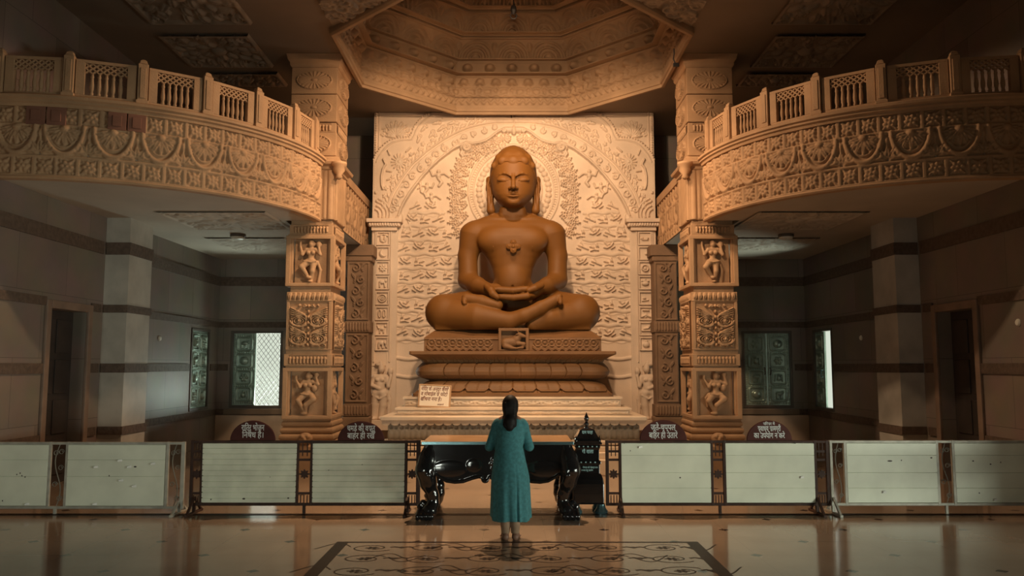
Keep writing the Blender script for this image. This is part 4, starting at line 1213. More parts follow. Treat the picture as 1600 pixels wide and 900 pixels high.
# rows of small flying pairs over wavy ledges
rr = random.Random(3)
rows = [332, 353, 375, 397, 419, 441, 463, 486, 508, 530]
for j, yl in enumerate(rows):
    x0 = 640 if j == 0 else (632 if j == 1 else 621)
    x1 = 694 if j < 3 else 724
    hf.line([(x, yl + 1.2 * math.sin(x * .23 + j)) for x in np.arange(x0, x1, 2)], 3.2, .03)
    hf.line([(x, yl + 5 + 1.0 * math.sin(x * .3 + j * 2)) for x in np.arange(x0, x1, 3)], 1.5, .008)
    n = 2 if j == 0 else (3 if j < 2 else (4 if j < 6 else (4 if j < 8 else 3)))
    for k in range(n):
        x = x0 + 9 + k * 22 + rr.uniform(-2, 2); y = yl - 9 + rr.uniform(-1.5, 1.5)
        d = 1 if k % 2 else -1
        v = (k + j) % 3; A = .06
        if v == 0:
            hf.line([(x - 8, y + 3), (x - 1, y)], 1.3, A); hf.line([(x, y - 1), (x + 6, y - 3)], 1.6, A); hf.line([(x + 4, y + 3), (x + 9, y + 1)], 1.2, A)
            hf.line([(x + 1, y - 3), (x + 3, y - 8)], 1.2, A)
        elif v == 1:
            hf.line([(x - 7, y - 1), (x - 2, y + 2)], 1.3, A); hf.line([(x - 1, y - 2), (x + 5, y + 1), (x + 9, y)], 1.6, A); hf.line([(x - 2, y - 3), (x - 5, y - 7)], 1.2, A); hf.line([(x + 4, y - 3), (x + 8, y - 8)], 1.4, A); hf.ell(x + 1, y - 5, 2, 2, A)
        else:
            hf.leaf(x - 5, y - 1, -.9, 9, 3, A, 0, False); hf.leaf(x - 1, y - 1, -1.7, 8, 3, A, 0, False); hf.line([(x - 4, y + 3), (x + 3, y + 2), (x + 8, y + 4)], 1.3, A); hf.line([(x + 3, y - 1), (x + 9, y - 3)], 1.3, A)
for yl in (560, 588): hf.line([(x, yl + 1.5 * math.sin(x * .12)) for x in np.arange(622, 662, 2)], 3, .04)
hf.line([(636, 342), (642, 360), (640, 372)], 1.5, .03)
half = int((CXP - 581) / (1025 - 581) * (hf.nx - 1))
Lft = hf.h[:, :half]; hf.h[:, -half:] = np.maximum(0 * hf.h[:, -half:], Lft[:, ::-1])
def panel_map(U, Vp, Hh):
    v = (450 - Vp) / FL; t = PY / (CT - v * ST)
    return np.stack([PX0 + (U - CXP) * PK, PY - Hh, CH + t * (ST + v * CT)], -1)
hf.build('arch_relief', panel_map, M['cream'], panel, flip=True)
# side strips with framed emblems, brackets, guardian figures
def pw(px, py, dy=0.0): return (PX0 + (px - CXP) * PK, PY, zat(py, PY))
for s in (-1, 1):
    mx = lambda px: px if s < 0 else 2 * CXP - px
    def rbox(mb, xa_, ya_, xb_, yb_, d0, d1):
        a, b = pw(mx(xa_), ya_), pw(mx(xb_), yb_); xs = sorted((a[0], b[0])); zs = sorted((a[2], b[2])); mb.box(xs[0], xs[1], PY - d1, PY - d0, zs[0], zs[1])
    mb = MB(); rbox(mb, 582, 361, 617, 572, -.01, .07); rbox(mb, 582, 572, 587, 664, -.01, .05)
    o = mb.build('side_strip', M['cream'], panel, bevel=.01)
    mb = MB(); rbox(mb, 586, 362, 588, 566, .06, .10); rbox(mb, 610.5, 362, 612.5, 566, .06, .10); mb.build('strip_moulding', M['cream'], o, bevel=.006)
    mb = MB(); rbox(mb, 574, 344, 629, 350, -.01, .26); rbox(mb, 577, 350, 626, 356, -.01, .20); rbox(mb, 581, 356, 621, 362, -.01, .15)
    for k in range(12): rbox(mb, 578 + 4 * k, 350.5, 580.5 + 4 * k, 355, .19, .225)
    mb.build('bracket', M['cream'], panel, bevel=.012)
    for k, yc in enumerate((373.7, 396.8, 419.6, 442.7, 466.5, 490.3, 514, 537.5)):
        mb = MB(); r = 10.5
        for a in ((-r, -r, r, -r + 1.8), (-r, r - 1.8, r, r), (-r, -r, -r + 1.8, r), (r - 1.8, -r, r, r)): rbox(mb, 599 + a[0], yc + a[1], 599 + a[2], yc + a[3], .06, .115)
        fr = mb.build('emblem_frame', M['cream'], panel, bevel=.006)
        g = HF(-8.6, 8.6, -8.6, 8.6, .5)
        kk = k if s < 0 else k + 8
        if kk == 0: g.ell(-3, 0, 2.6, 6, .05); g.ell(3, 0, 2.6, 6, .05); g.line([(-7, 4), (0, 7), (7, 4)], 1.4, .05); g.ell(0, -5, 2.5, 2, .05)
        elif kk == 1: g.ell(0, 0, 6.5, 6.5, .06); g.ell(2.6, 2, 5.6, 5.6, .06, .0, mode='min', flat=True); g.h = np.maximum(g.h, 0)
        elif kk == 2: g.flower(0, 0, 6.5, 8, .06)
        elif kk == 3: g.ell(-1, 1, 5, 3, .06); g.ell(5, 3, 2, 2, .05); g.line([(-4, 0), (-4, -6)], 1.3, .05); g.line([(3, 0), (4, -6)], 1.3, .05)
        elif kk == 4: g.ell(0, 0, 7, 7, .05, hole=.66); g.ell(0, 0, 3.6, 3.6, .05, hole=.4); g.ell(0, 0, 1.4, 1.4, .06)
        elif kk == 5:
            for x in (-3.4, 3.4): g.line([(x - 1.6, -4), (x - 1.6, 4), (x, 6), (x + 1.6, 4), (x + 1.6, -4), (x, -6), (x - 1.6, -4)], .9, .06)
        elif kk == 6: g.ell(0, 0, 5, 3, .06); g.ell(5, 4, 2, 2.4, .06); g.line([(-5, 1), (-7, 5)], 1, .05); g.line([(-3, 0), (-3, -6)], 1.4, .05); g.line([(3, 0), (3, -6)], 1.4, .05)
        elif kk == 7: g.ell(-.5, 1, 5.5, 4, .07); g.ell(5, 2, 2.6, 3, .07); g.line([(6.5, 1), (7, -5)], 1.1, .06); g.line([(-4, 0), (-4, -6)], 1.7, .06); g.line([(2, 0), (2, -6)], 1.7, .06)
        elif kk == 8: g.ell(-4, 0, 2.6, 2.2, .06); g.ell(4, 0, 2.6, 2.2, .06); g.line([(-4, -2), (4, -2)], 1, .05)
        elif kk == 9: g.ell(2, -1, 2, 2, .06)
        elif kk == 10: g.ell(0, 0, 6, 6, .06, hole=.6); g.rect(-2, 2, -2, 2, .05, 'max')
        elif kk == 11: g.ell(0, -1, 6, 4, .07); g.line([(-5, 3), (5, 3)], 1.5, .05); g.ell(0, 5, 2, 1.5, .05)
        elif kk == 12: g.ell(-2, 0, 2.5, 2, .06); g.line([(-5, -4), (4, -3)], 1.2, .04)
        elif kk == 13: g.line([(-4, 5), (4, 5)], 1.4, .06); g.line([(-6, -5), (0, -2), (6, -5)], 1.8, .06); g.line([(0, -5), (0, -1)], 2, .05)
        elif kk == 14: g.line([(-6, -3), (6, -3)], 1.5, .06); g.line([(-3, 0), (3, 1), (5, 4)], 1.3, .06)
        else: g.ell(0, -1, 5.5, 5, .07); g.ell(0, 4, 3, 1.5, .06)
        c = pw(mx(599), yc); sc = pw(610, yc)[0] - pw(609, yc)[0]
        g.build('emblem', lambda X, Y, Hh: np.stack([c[0] + X * sc, PY - .071 - Hh, c[2] + Y * sc], -1), M['cream'], fr)
    # guardian
    a, b = pw(mx(598), 655), pw(mx(598), 566); hg = b[2] - a[2]
    f = SDF((-.42 * hg, -.24 * hg, -.02), (.42 * hg, .03, 1.04 * hg), .014); h = hg; k = .02
    P = lambda x, z, y=.07: (-s * x * h * .95, -y * h, z * h)
    f.ell(P(.02, .87), (.06 * h, .065 * h, .07 * h), k); f.cone(P(.02, .92), P(.0, 1.0), .05 * h, .025 * h, k); f.ell(P(-.05, .96), (.05 * h, .04 * h, .035 * h), k)
    f.cone(P(-.10, .74), P(.10, .74), .05 * h, .05 * h, k); f.ell(P(.0, .67, .07), (.105 * h, .075 * h, .12 * h), k); f.cone(P(0, .6), P(0, .5), .085 * h, .09 * h, k)
    f.ell(P(0, .47, .08), (.12 * h, .08 * h, .06 * h), k)
    f.chain([P(-.07, .45), P(-.09, .25), P(-.10, .02)], [.085 * h, .07 * h, .06 * h], k); f.chain([P(.06, .45), P(.06, .25), P(.03, .02)], [.085 * h, .07 * h, .06 * h], k)
    f.ell(P(-.11, .02, .11), (.06 * h, .08 * h, .03 * h), k); f.ell(P(.04, .02, .11), (.06 * h, .08 * h, .03 * h), k)
    f.chain([P(.11, .74), P(.16, .58, .1), P(.20, .76, .1)], [.042 * h, .034 * h, .03 * h], k); f.ell(P(.19, .84, .09), (.05 * h, .04 * h, .07 * h), k)
    f.chain([P(-.11, .74), P(-.16, .6, .1), P(.0, .54, .15)], [.042 * h, .034 * h, .03 * h], k)
    f.chain([P(.13, .55, .06), P(.18, .35, .04), P(.16, .1, .04)], [.03 * h, .03 * h, .035 * h], k); f.chain([P(-.14, .55, .05), P(-.2, .35, .04), P(-.17, .08, .04)], [.03 * h, .03 * h, .035 * h], k)
    f.chain([P(-.13, .43, .13), P(0, .36, .15), P(.12, .42, .13)], [.016 * h] * 3, .008)
    for d in (-1, 1): f.ell(P(d * .045, .69, .13), (.04 * h, .03 * h, .035 * h), .01)
    g = f.build('guardian_relief', M['cream'], panel, local=True); g.location = Vector((a[0], PY - .02, a[2])) - Vector(OFF[panel])
    mb = MB(); P0, P1 = pw(mx(578), 655), pw(mx(618), 664); xs = sorted((P0[0], P1[0])); mb.box(xs[0], xs[1], PY - .3, PY, P1[2] - .1, P0[2]); mb.build('guardian_base', M['cream'], panel, bevel=.012)
wi = thing('loose_wire', 'short black wire sticking up over the middle of the pale panel', 'wire', at(799, 180, PY - .1))
mb = MB(); mb.tube([at(*p, PY - .13) for p in ((799, 184), (798.5, 176), (799, 170), (800, 164), (798, 159), (796, 156))], .014, 6); mb.build('strand', M['wire'], wi)
mb = MB(); e = at(795, 155.5, PY - .13); mb.lathe([(.01, -.03), (.035, -.01), (.035, .02), (.01, .035)], e, 8); mb.build('wire_end', M['wire'], wi)
wr = thing('loose_wire', 'thin black wire hanging from the dome rim above the right column', 'wire', at(1054, 100, 14.3))
mb = MB(); mb.tube([at(*p, 14.25) for p in ((1053, 76), (1053.5, 84), (1052, 92), (1055, 99), (1058, 103))], .012, 6); mb.build('strand', M['wire'], wr)
mb = MB(); e = at(1056, 101, 14.25); mb.box(e[0] - .05, e[0] + .06, e[1] - .03, e[1] + .03, e[2] - .04, e[2] + .03); mb.build('wire_clip', M['wire'], wr, bevel=.01)
# ================================================================== stepped dais
DY = 14.35
dais = thing('stepped_dais', 'pale marble stepped dais with scalloped fringe under the statue', 'dais', (0, 16, 0))
def face_x(px, py, Y): return at(px, py, Y)[0]
steps = [(15.1, 620, 636, 632, 970, 'top_step'), (14.75, 637, 650, 620, 984, 'middle_step')]
z2 = zat(651, DY)
# lower body: ledge, fringe, carved frieze, plinth mouldings
xl_, xr_ = face_x(594, 656, DY), face_x(1011, 656, DY)
mb = MB(); mb.box(xl_, xr_, DY, 17.9, zat(657.5, DY), z2); mb.build('ledge', M['step'], dais, bevel=.012)
zf0, zf1 = zat(664, DY + .06), zat(657.5, DY + .06)
P = []; n = 30; w = (xr_ - xl_ - .04) / n; x = xl_ + .02
poly = [(x, zf1)]
for k in range(n):
    for q in range(7):
        t = PI * q / 6; poly.append((x + w * (k + .5) - w * .5 * math.cos(t), zf0 + .035 - .045 * math.sin(t)))
poly.append((x + w * n, zf1))
mb = MB(); mb.prism(poly, DY + .05, DY + .10); mb.build('scalloped_fringe', M['step'], dais)
ya = DY + .14
za, zb = zat(686, ya), zf1
mb = MB(); mb.box(xl_ + .12, xr_ - .12, ya, 17.9, 0, zb); mb.build('body', M['step'], dais)
hf = HF(xl_ + .12, xr_ - .12, za, zb, .018); n = 46
for k in range(n):
    x = xl_ + .12 + (xr_ - xl_ - .24) * (k + .5) / n
    hf.ell(x, za + (zb - za) * .62, .055, .07, .04, hole=.5); hf.ell(x, za + (zb - za) * .25, .06, .09, .05); hf.ell(x + .06, za + (zb - za) * .42, .03, .05, .03)
M['greystone'] = mat('grey_carved_stone', (.34, .31, .26), .55, var=.2, scale=2, bump=.2)
hf.build('lotus_frieze', on_front(ya - .004), M['greystone'], dais)
mb = MB(); x0, x1 = xl_ + .05, xr_ - .05
for d, a, b in ((.10, za - .10, za - .02), (.05, za - .16, za - .10), (.10, .40, .50), (.16, .28, .40), (.22, .0, .28)): mb.box(x0 - d * .5, x1 + d * .5, ya - d, ya + .3, a, b)
mb.build('plinth_mouldings', M['step'], dais, bevel=.02)
hf = HF(x0, x1, .52, za - .18, .02); n = 30
for k in range(n): hf.leaf(x0 + (x1 - x0) * (k + .5) / n, .53, PI / 2, (za - .72), .17, .05)
hf.build('petal_row', on_front(ya - .003), M['step'], dais)
for (Y, yt, yb, a, b, nm) in steps:
    x0, x1 = face_x(a, yt, Y), face_x(b, yt, Y); zt_ = zat(yt, Y); zb_ = z2 if nm == 'middle_step' else zat(637, 14.75)
    mb = MB(); mb.box(x0, x1, Y, 17.9, zb_, zt_ - .045); mb.box(x0 - .03, x1 + .03, Y - .035, 17.9, zt_ - .045, zt_)
    o = mb.build(nm, M['step'], dais, bevel=.008)
    hf = HF(x0 + .02, x1 - .02, zb_ + .02, zt_ - .06, .011); h = (zt_ - zb_ - .08); n = 26 if nm == 'top_step' else 30; p = (x1 - x0 - .04) / n; zc = zb_ + .02 + h / 2
    hf.line([(x0 + .02 + q * p / 6, zc + h * .22 * math.sin(q * PI / 6)) for q in range(n * 6)], .016, .028)
    for k in range(n):
        x = x0 + .02 + p * (k + .5); d = 1 if k % 2 else -1
        hf.spiral(x, zc - d * h * .1, h * .28, 1.2, d * PI / 2, .013, .026, d=d); hf.leaf(x + p * .3, zc, d * .9, h * .5, .035, .028)
    hf.line([(x0, zb_ + .035), (x1, zb_ + .035)], .012, .02); hf.line([(x0, zt_ - .07), (x1, zt_ - .07)], .012, .02)
    hf.build('carved_face', on_front(Y - .002), M['step'], o)
# ================================================================== lotus pedestal
ped = thing('lotus_pedestal', 'brown stone pedestal of two lotus petal tiers under the seated statue', 'pedestal', (0, 16.3, zat(620, 15.1)))
YF = 15.25
XM = face_x(801, 570, YF)
def loft(prof, fn=None, nseg=360, k=0.0):
    """rounded rectangle levels: (half x, front y, corner radius, z)"""
    V = []; yb = 17.85
    for li, (a, yf, rc, z) in enumerate(prof):
        path = []
        L1 = 1.0
        cy = yf + rc
        pts = []
        m = 240
        for i in range(m + 1): pts.append((-a + rc + (2 * a - 2 * rc) * i / m, yf, 0, -1))
        for i in range(1, 11):
            t = PI / 2 * i / 10; pts.append((a - rc + rc * math.sin(t), cy - rc * math.cos(t), math.sin(t), -math.cos(t)))
        for i in range(1, 41): pts.append((a, cy + (yb - cy) * i / 40, 1, 0))
        lft = [(-x, y, -nx, ny) for x, y, nx, ny in pts[m + 1:]][::-1]
        pts = lft + pts
        for x, y, nx, ny in pts:
            d = fn(x / a, z, li) if fn and ny < -.5 else 0
            V.append((XM + x + nx * d, y + ny * d, z))
    n = len(pts)
    F = [(i * n + k_, i * n + k_ + 1, (i + 1) * n + k_ + 1, (i + 1) * n + k_) for i in range(len(prof) - 1) for k_ in range(n - 1)]
    F += [tuple(range(n - 1, -1, -1)), tuple((len(prof) - 1) * n + k_ for k_ in range(n))]
    return V, F
hx = lambda pxl, pxr, py, Y: (face_x(pxr, py, Y) - face_x(pxl, py, Y)) / 2
zb, zt = zat(620, 15.1) + .004, zat(594, YF)
def dense(prof, n=6):
    P = np.array(prof, float); t = np.arange(len(P)); tt = np.linspace(0, len(P) - 1, (len(P) - 1) * n + 1)
    return [tuple(np.interp(q, t, P[:, i]) for i in range(4)) for q in tt]
a0 = hx(645, 962, 620, 15.1)
prof = dense([(a0, 15.12, .12, zb), (a0, 15.12, .12, zb + .05), (a0 - .03, 15.16, .14, zb + .06), (a0 - .08, 15.24, .2, zb + .12), (a0 - .12, 15.27, .25, zb + .2), (a0 - .16, 15.30, .28, zb + (zt - zb) * .75), (a0 - .22, 15.36, .3, zt - .03), (a0 - .30, 15.46, .3, zt)], 5)
NPB = 8
def petal_low(u, z, li):
    if z < zb + .06: return 0
    w = u * NPB / 2 * 1.0 + .0; f = abs(w - round(w - .5) - .5) * 2     # 0 centre .. 1 edge
    v = (z - zb - .06) / (zt - zb - .06)
    bottom = .10 + .25 * max(0, (f - .55) / .45) ** 2
    d = 0
    e = abs(v - bottom)
    if f > .93: d -= .03 * min(1, (f - .93) / .05)
    if v < bottom: d -= .03
    elif v - bottom < .12: d += .018
    m = abs(f - .0)
    if m < .05 and v > bottom: d -= .012
    return d
V, F = loft(prof, petal_low); mb = MB(); mb.add(V, F); mb.build('lower_petal_tier', M['pedestal'], ped, smooth='auto')
z0, z1 = zt - .01, zat(566, YF)
a1 = hx(647, 957, 580, YF)
H1 = z1 - z0
prof = dense([(a1 - .24, YF + .26, .3, z0), (a1 - .10, YF + .10, .34, z0 + .05), (a1 - .02, YF + .02, .36, z0 + H1 * .3), (a1, YF, .36, z0 + H1 * .5), (a1 - .03, YF + .02, .36, z0 + H1 * .72), (a1 - .09, YF + .09, .34, z0 + H1 * .92), (a1 - .13, YF + .14, .3, z1)], 5)
NPT = 12.9
def petal_top(u, z, li):
    w = u * NPT / 2 + .5; f = abs(w - math.floor(w) - .5) * 2
    v = (z - z0) / (z1 - z0); d = 0
    if f > .94: d -= .028 * min(1, (f - .94) / .04)
    if v > .82: d -= .05 * max(0, f - .75) / .25 * (v - .82) / .18
    return d
V, F = loft(prof, petal_top); mb = MB(); mb.add(V, F); mb.build('upper_petal_tier', M['pedestal'], ped, smooth='auto')
z2_, z3 = zat(556, YF), zat(548.5, 15.15)
a2 = hx(638, 963, 552, 15.15)
prof = dense([(a1 - .14, YF + .16, .2, z1 - .02), (a1 - .10, YF + .13, .2, z1 + (z2_ - z1) * .4), (a1 - .02, YF + .05, .16, z1 + (z2_ - z1) * .8), (a2 - .06, 15.22, .1, z2_), (a2 - .02, 15.17, .06, z2_ + .02), (a2, 15.15, .06, z2_ + .03), (a2, 15.15, .06, z3 - .01), (a2 - .015, 15.165, .05, z3)], 4)
def leafy(u, z, li):
    v = (z - z1) / (z2_ - z1)
    if v < .05 or v > .95: return 0
    w = u * 9; f = abs(w - round(w)) * 2
    return .018 * (1 if abs(f - .5 - .3 * v) < .07 else 0)
V, F = loft(prof, leafy); mb = MB(); mb.add(V, F); mb.build('top_slab', M['pedestal'], ped, smooth='auto')
# plinth with pattern band, sloping top, bull plaque
YP = 15.5
z4, z5, z6 = zat(547, YP), zat(527.5, YP), zat(516.5, 15.85)
z4 = z3
ap = hx(663, 940, 537, YP); at_ = hx(679, 923, 519, 15.85)
pl = thing('statue_plinth', 'brown stone plinth with patterned band and bull plaque under the crossed legs', 'plinth', (0, 16.4, z3))
mb = MB(); mb.box(XM - ap, XM + ap, YP, 17.8, z4, z5); body = mb.build('band_block', M['pedestal'], pl, bevel=.008)
mb = MB(); mb.add([(XM - ap, YP, z5), (XM + ap, YP, z5), (XM + ap, 17.8, z5), (XM - ap, 17.8, z5), (XM - at_, 15.85, z6), (XM + at_, 15.85, z6), (XM + at_, 17.6, z6), (XM - at_, 17.6, z6)], [(0, 3, 2, 1), (0, 1, 5, 4), (1, 2, 6, 5), (2, 3, 7, 6), (3, 0, 4, 7), (4, 5, 6, 7)]); mb.build('sloping_top', M['pedestal'], pl)
hf = HF(-ap + .01, ap - .01, z4 + .01, z5 - .01, .011); h = z5 - z4; zc = (z4 + z5) / 2
for s in (-1, 1):
    for k in range(9):
        x = s * (.42 + (ap - .50) * (k + .5) / 9) ; r = h * .27
        hf.line([(x + r * math.cos(t), zc + h * .12 + r * math.sin(t)) for t in np.linspace(0, 2 * PI, 7)], .018, .03)
        hf.ell(x, zc + h * .12, .035, .035, .03)
        for q in (0, .12): hf.line([(x - h * .34, zc - h * (.12 + q)), (x, zc - h * (.36 + q)), (x + h * .34, zc - h * (.12 + q))], .016, .03)
hf.line([(-ap, z5 - .025), (ap, z5 - .025)], .014, .025)
hf.build('patterned_band', on_front(YP - .002, XM), M['pedestal'], body)
x0, x1 = face_x(779, 530, YP) , face_x(826, 530, YP); zp0, zp1 = z4 + .01, zat(513, YP - .03)
mb = MB(); f_ = .055
for a in ((x0, x1, zp1 - f_, zp1), (x0, x1, zp0, zp0 + .025), (x0, x0 + f_, zp0, zp1), (x1 - f_, x1, zp0, zp1)): mb.box(a[0], a[1], YP - .13, YP + .02, a[2], a[3])
mb.box(x0, x1, YP - .02, YP + .02, zp0, zp1)
plq = mb.build('plaque_frame', M['pedestal'], pl, bevel=.008)
W = x1 - x0; f = SDF((-.30, -.20, -.01), (.34, .02, .40), .008)
f.ell((-.06, -.03, .14), (.17, .09, .095), .02); f.ell((-.16, -.03, .12), (.09, .09, .10), .03); f.ell((.06, -.03, .20), (.075, .07, .07), .03)
f.chain([(.05, -.03, .2), (.12, -.04, .27)], [.075, .055], .03); f.chain([(.12, -.05, .28), (.21, -.06, .255)], [.052, .033], .02); f.ell((.215, -.06, .252), (.03, .03, .028), .01)
for d in (-1, 1): f.chain([(.10, -.05 + d * .03, .32), (.075 + .0 * d, -.05 + d * .05, .355), (.10 + .02 * d, -.05 + d * .03, .385)], [.014, .012, .007], .008)
f.cone((.09, -.09, .30), (.045, -.10, .29), .02, .012, .01)
f.chain([(.08, -.07, .12), (.20, -.09, .11), (.17, -.09, .04), (.08, -.09, .03)], [.045, .032, .024, .02], .02); f.chain([(-.16, -.08, .07), (-.04, -.11, .035), (.05, -.11, .025)], [.06, .03, .02], .02)
b_ = f.build('bull_relief', M['pedestal'], plq, local=True); b_.location = Vector(((x0 + x1) / 2, YP - .045, zp0 + .02)) - Vector(OFF[pl])
# ================================================================== seated statue
st = thing('seated_statue', 'large brown stone statue seated cross legged with hands in its lap', 'statue', (XM, 16.5, z6))
lo = at(655, 520, 15.6); hi = at(945, 222, 17)
f = SDF((lo[0] - .1, 15.1, z6 + .004), (hi[0] + .15, 17.55, hi[2] + .25), .0165)
def m2(fn):
    fn(lambda px, py, Y: at(px, py, Y)); fn(lambda px, py, Y: at(1602 - px, py, Y))
C8 = 801
py_ = [342, 348, 358, 370, 383, 394, 404, 418, 434, 450, 466, 480]
hw_ = [34, 48, 56, 58, 55, 47, 39, 32.5, 29.5, 31, 36, 40]
hd_ = [.24, .32, .40, .44, .44, .41, .38, .35, .34, .36, .40, .42]
f.stack([zat(y, 16.3) for y in py_], [h / 76.5 for h in hw_], [at(C8, 380, 16.3)[0]] * 12, hd_, [16.6, 16.6, 16.58, 16.56, 16.55, 16.54, 16.53, 16.52, 16.52, 16.52, 16.55, 16.6], .05, 2.3)
f.cone(at(776, 476, 16.6), at(826, 476, 16.6), .40, .40, .15)
m2(lambda p: f.cone(p(790, 341, 16.6), p(747, 362, 16.6), .17, .25, .14))
m2(lambda p: f.ell(p(774, 376, 16.345), (.37, .24, .27), .06))
f.ell(at(C8, 438, 16.30), (.24, .15, .24), .10)
m2(lambda p: f.ell(p(770.5, 385.5, 16.055), (.018, .014, .018), .008))
f.ell(at(C8, 437, 16.27), (.27, .15, .30), .08)
f.ell(at(C8, 447.5, 16.10), (.026, .06, .03), .012, sub=True)
m2(lambda p: f.chain([p(739.5, 368, 16.6), p(731, 400, 16.6), p(731.5, 436, 16.52)], [.29, .20, .205], .06))
m2(lambda p: f.chain([p(731.5, 438, 16.52), p(747, 446, 16.2), p(768, 454, 15.92)], [.205, .165, .115], .05))
# crossed legs
m2(lambda p: f.chain([p(768, 480, 16.7), p(725, 485, 16.35), p(693, 488, 16.02)], [.36, .365, .365], .08))
f.chain([at(693, 490, 16.0), at(745, 495, 15.72), at(795, 502, 15.62), at(818, 493, 15.55)], [.33, .26, .17, .135], .05)
f.chain([at(818, 494, 15.55), at(845, 481, 15.58), at(868, 468.5, 15.62)], [.135, .13, .105], .04)
f.chain([at(909, 490, 16.0), at(860, 497, 15.76), at(832, 508, 15.72)], [.33, .22, .14], .04)
f.chain([at(778, 477, 15.68), at(752, 471, 15.70), at(730, 466.5, 15.72)], [.10, .125, .11], .03)
def toes(pts, rs):
    for p, r in zip(pts, rs): f.ell(at(*p), (r, r * 1.1, r * .95), .012)
toes([(873.5, 463.5, 15.62), (875, 467.5, 15.56), (875.5, 470.5, 15.52), (875.5, 473, 15.50)], [.072, .055, .05, .045])
toes([(727, 464, 15.70), (725.5, 468, 15.66), (725.5, 471, 15.63), (726, 474, 15.61)], [.07, .055, .05, .045])
f.box(at(C8, 514, 16.55), (1.55, .75, .10), .05, .06)
# lap hands: upper hand from the left, lower hand from the right
f.chain([at(764, 453, 15.95), at(775, 452.5, 15.88)], [.13, .12], .04); f.ell(at(778, 453.5, 15.92), (.20, .26, .075), .04)
for i, (ln, yy) in enumerate(((823, 15.70), (825, 15.79), (823, 15.88), (818, 15.96))):
    f.chain([at(778, 452.5 - .2 * i, yy + .04), at(801, 454.0 - .2 * i, yy), at(ln, 451.2 - .3 * i, yy)], [.066, .064, .052], .012)
f.chain([at(837, 455.5, 15.95), at(826, 461, 15.86)], [.12, .11], .04); f.ell(at(822, 463, 15.88), (.20, .26, .075), .04)
for i, (ln, yy) in enumerate(((781, 15.64), (779, 15.73), (781, 15.82), (786, 15.90))):
    f.chain([at(824, 462.5, yy + .02), at(802, 465.0, yy), at(ln, 463.4, yy)], [.064, .064, .052], .012)
f.chain([at(760, 447, 15.80), at(767, 453.5, 15.68), at(770, 459, 15.62), at(777, 464, 15.60)], [.06, .075, .07, .055], .02)
f.chain([at(846, 446, 15.80), at(836, 450, 15.70), at(826, 453.5, 15.66)], [.062, .064, .05], .02)
# neck and head
HYc = 16.52
f.cone(at(C8, 343, 16.62), at(C8, 318, 16.80), .29, .26, .03)
for k in range(2): f.cone(at(787, 336 - 6 * k, 16.44), at(815, 336 - 6 * k, 16.44), .10, .10, .03)
hcx, hcy, hcz = at(802, 270, HYc)
hp = [229.5, 233, 238, 244, 250, 258, 270, 282, 294, 302.5, 309, 314, 318, 320.5]
hw2 = [5, 15, 22.5, 28.5, 32.3, 35.2, 36, 35.0, 33.0, 29.5, 24.5, 18.5, 12, 5]
hfr = [16.50, 16.36, 16.22, 16.12, 16.06, 16.02, 15.995, 15.995, 15.985, 15.98, 15.985, 16.0, 16.04, 16.2]
hbk = [16.7, 16.82, 16.92, 17.0, 17.05, 17.09, 17.1, 17.06, 16.98, 16.9, 16.84, 16.78, 16.7, 16.6]
hrf = [16.55, 16.5, 16.4, 16.28, 16.2, 16.1, 16.05] + [16.03] * 7
hzs = [zat(y, r) for y, r in zip(hp, hrf)]; hA = [w / 75.2 for w in hw2]; hB = [(b_ - a_) / 2 for a_, b_ in zip(hfr, hbk)]; hC = [(b_ + a_) / 2 for a_, b_ in zip(hfr, hbk)]
f.stack(hzs, hA, [hcx] * 14, hB, hC, .04, 2.15)
f.ell(at(802, 316.5, 16.08), (.12, .09, .07), .06)
def surf(px, py, out=0.0):
    X, _, Z = at(px, py, 16.02)
    I = lambda v: float(np.interp(Z, hzs[::-1], v[::-1]))
    q = max(0.0, 1 - abs((X - hcx) / I(hA)) ** 2.15)
    return (X, I(hC) - I(hB) * q ** (1 / 2.15) - out, Z)
f.ell(surf(802, 310.8, .01), (.11, .03, .016), .03, sub=True)
for s in (-1, 1):
    sp = lambda dx, py, o=0: surf(802 + s * dx, py, o)
    # eye sockets, brows, closed lids, lash line
    f.ell(sp(15, 277.5, .0), (.16, .026, .055), .05, sub=True)
    f.chain([sp(4.2, 274.8, .0), sp(9, 271.6, .004), sp(15, 270.2, .004), sp(21, 271.2, .002), sp(27, 275.2, -.004)], [.014, .018, .018, .016, .010], .025)
    f.ell(sp(15.5, 279.6, -.062), (.135, .085, .066), .02)
    f.chain([sp(7.5, 282.6, .018), sp(12, 284.0, .026), sp(18, 284.0, .026), sp(24, 281.6, .01)], [.010, .013, .013, .009], .004, ) if False else None
    f.chain([sp(7.5, 280.6, -.004), sp(11.5, 282.2, .010), sp(18, 282.2, .010), sp(24.5, 279.8, -.008)], [.010, .013, .013, .009], .008)
    for P0, P1 in (((8.5, 282.6), (12, 283.8)), ((12, 283.8), (18, 283.8)), ((18, 283.8), (23.5, 281.8))): f.cone(sp(P0[0], P0[1], .012), sp(P1[0], P1[1], .012), .010, .010, .008, sub=True)
    f.ell(sp(4.6, 295.2, .040), (.045, .06, .034), .025)
    f.ell(sp(3.2, 297.2, .085), (.022, .03, .013), .006, sub=True)
    # long ear
    a = lambda px, py, Y: at(802 + s * (802 - px), py, Y)
    f.chain([a(764.5, 281, 16.66), a(764.5, 295, 16.64), a(766, 312, 16.60), a(767, 329, 16.54)], [.072, .066, .068, .09], .04)
    f.chain([a(765, 279, 16.56), a(761.8, 288, 16.57), a(762.5, 305, 16.55), a(764, 326, 16.50)], [.028, .028, .026, .02], .015); f.chain([a(768.5, 283, 16.54), a(768.5, 300, 16.52), a(768.5, 320, 16.50)], [.026, .024, .02], .02)
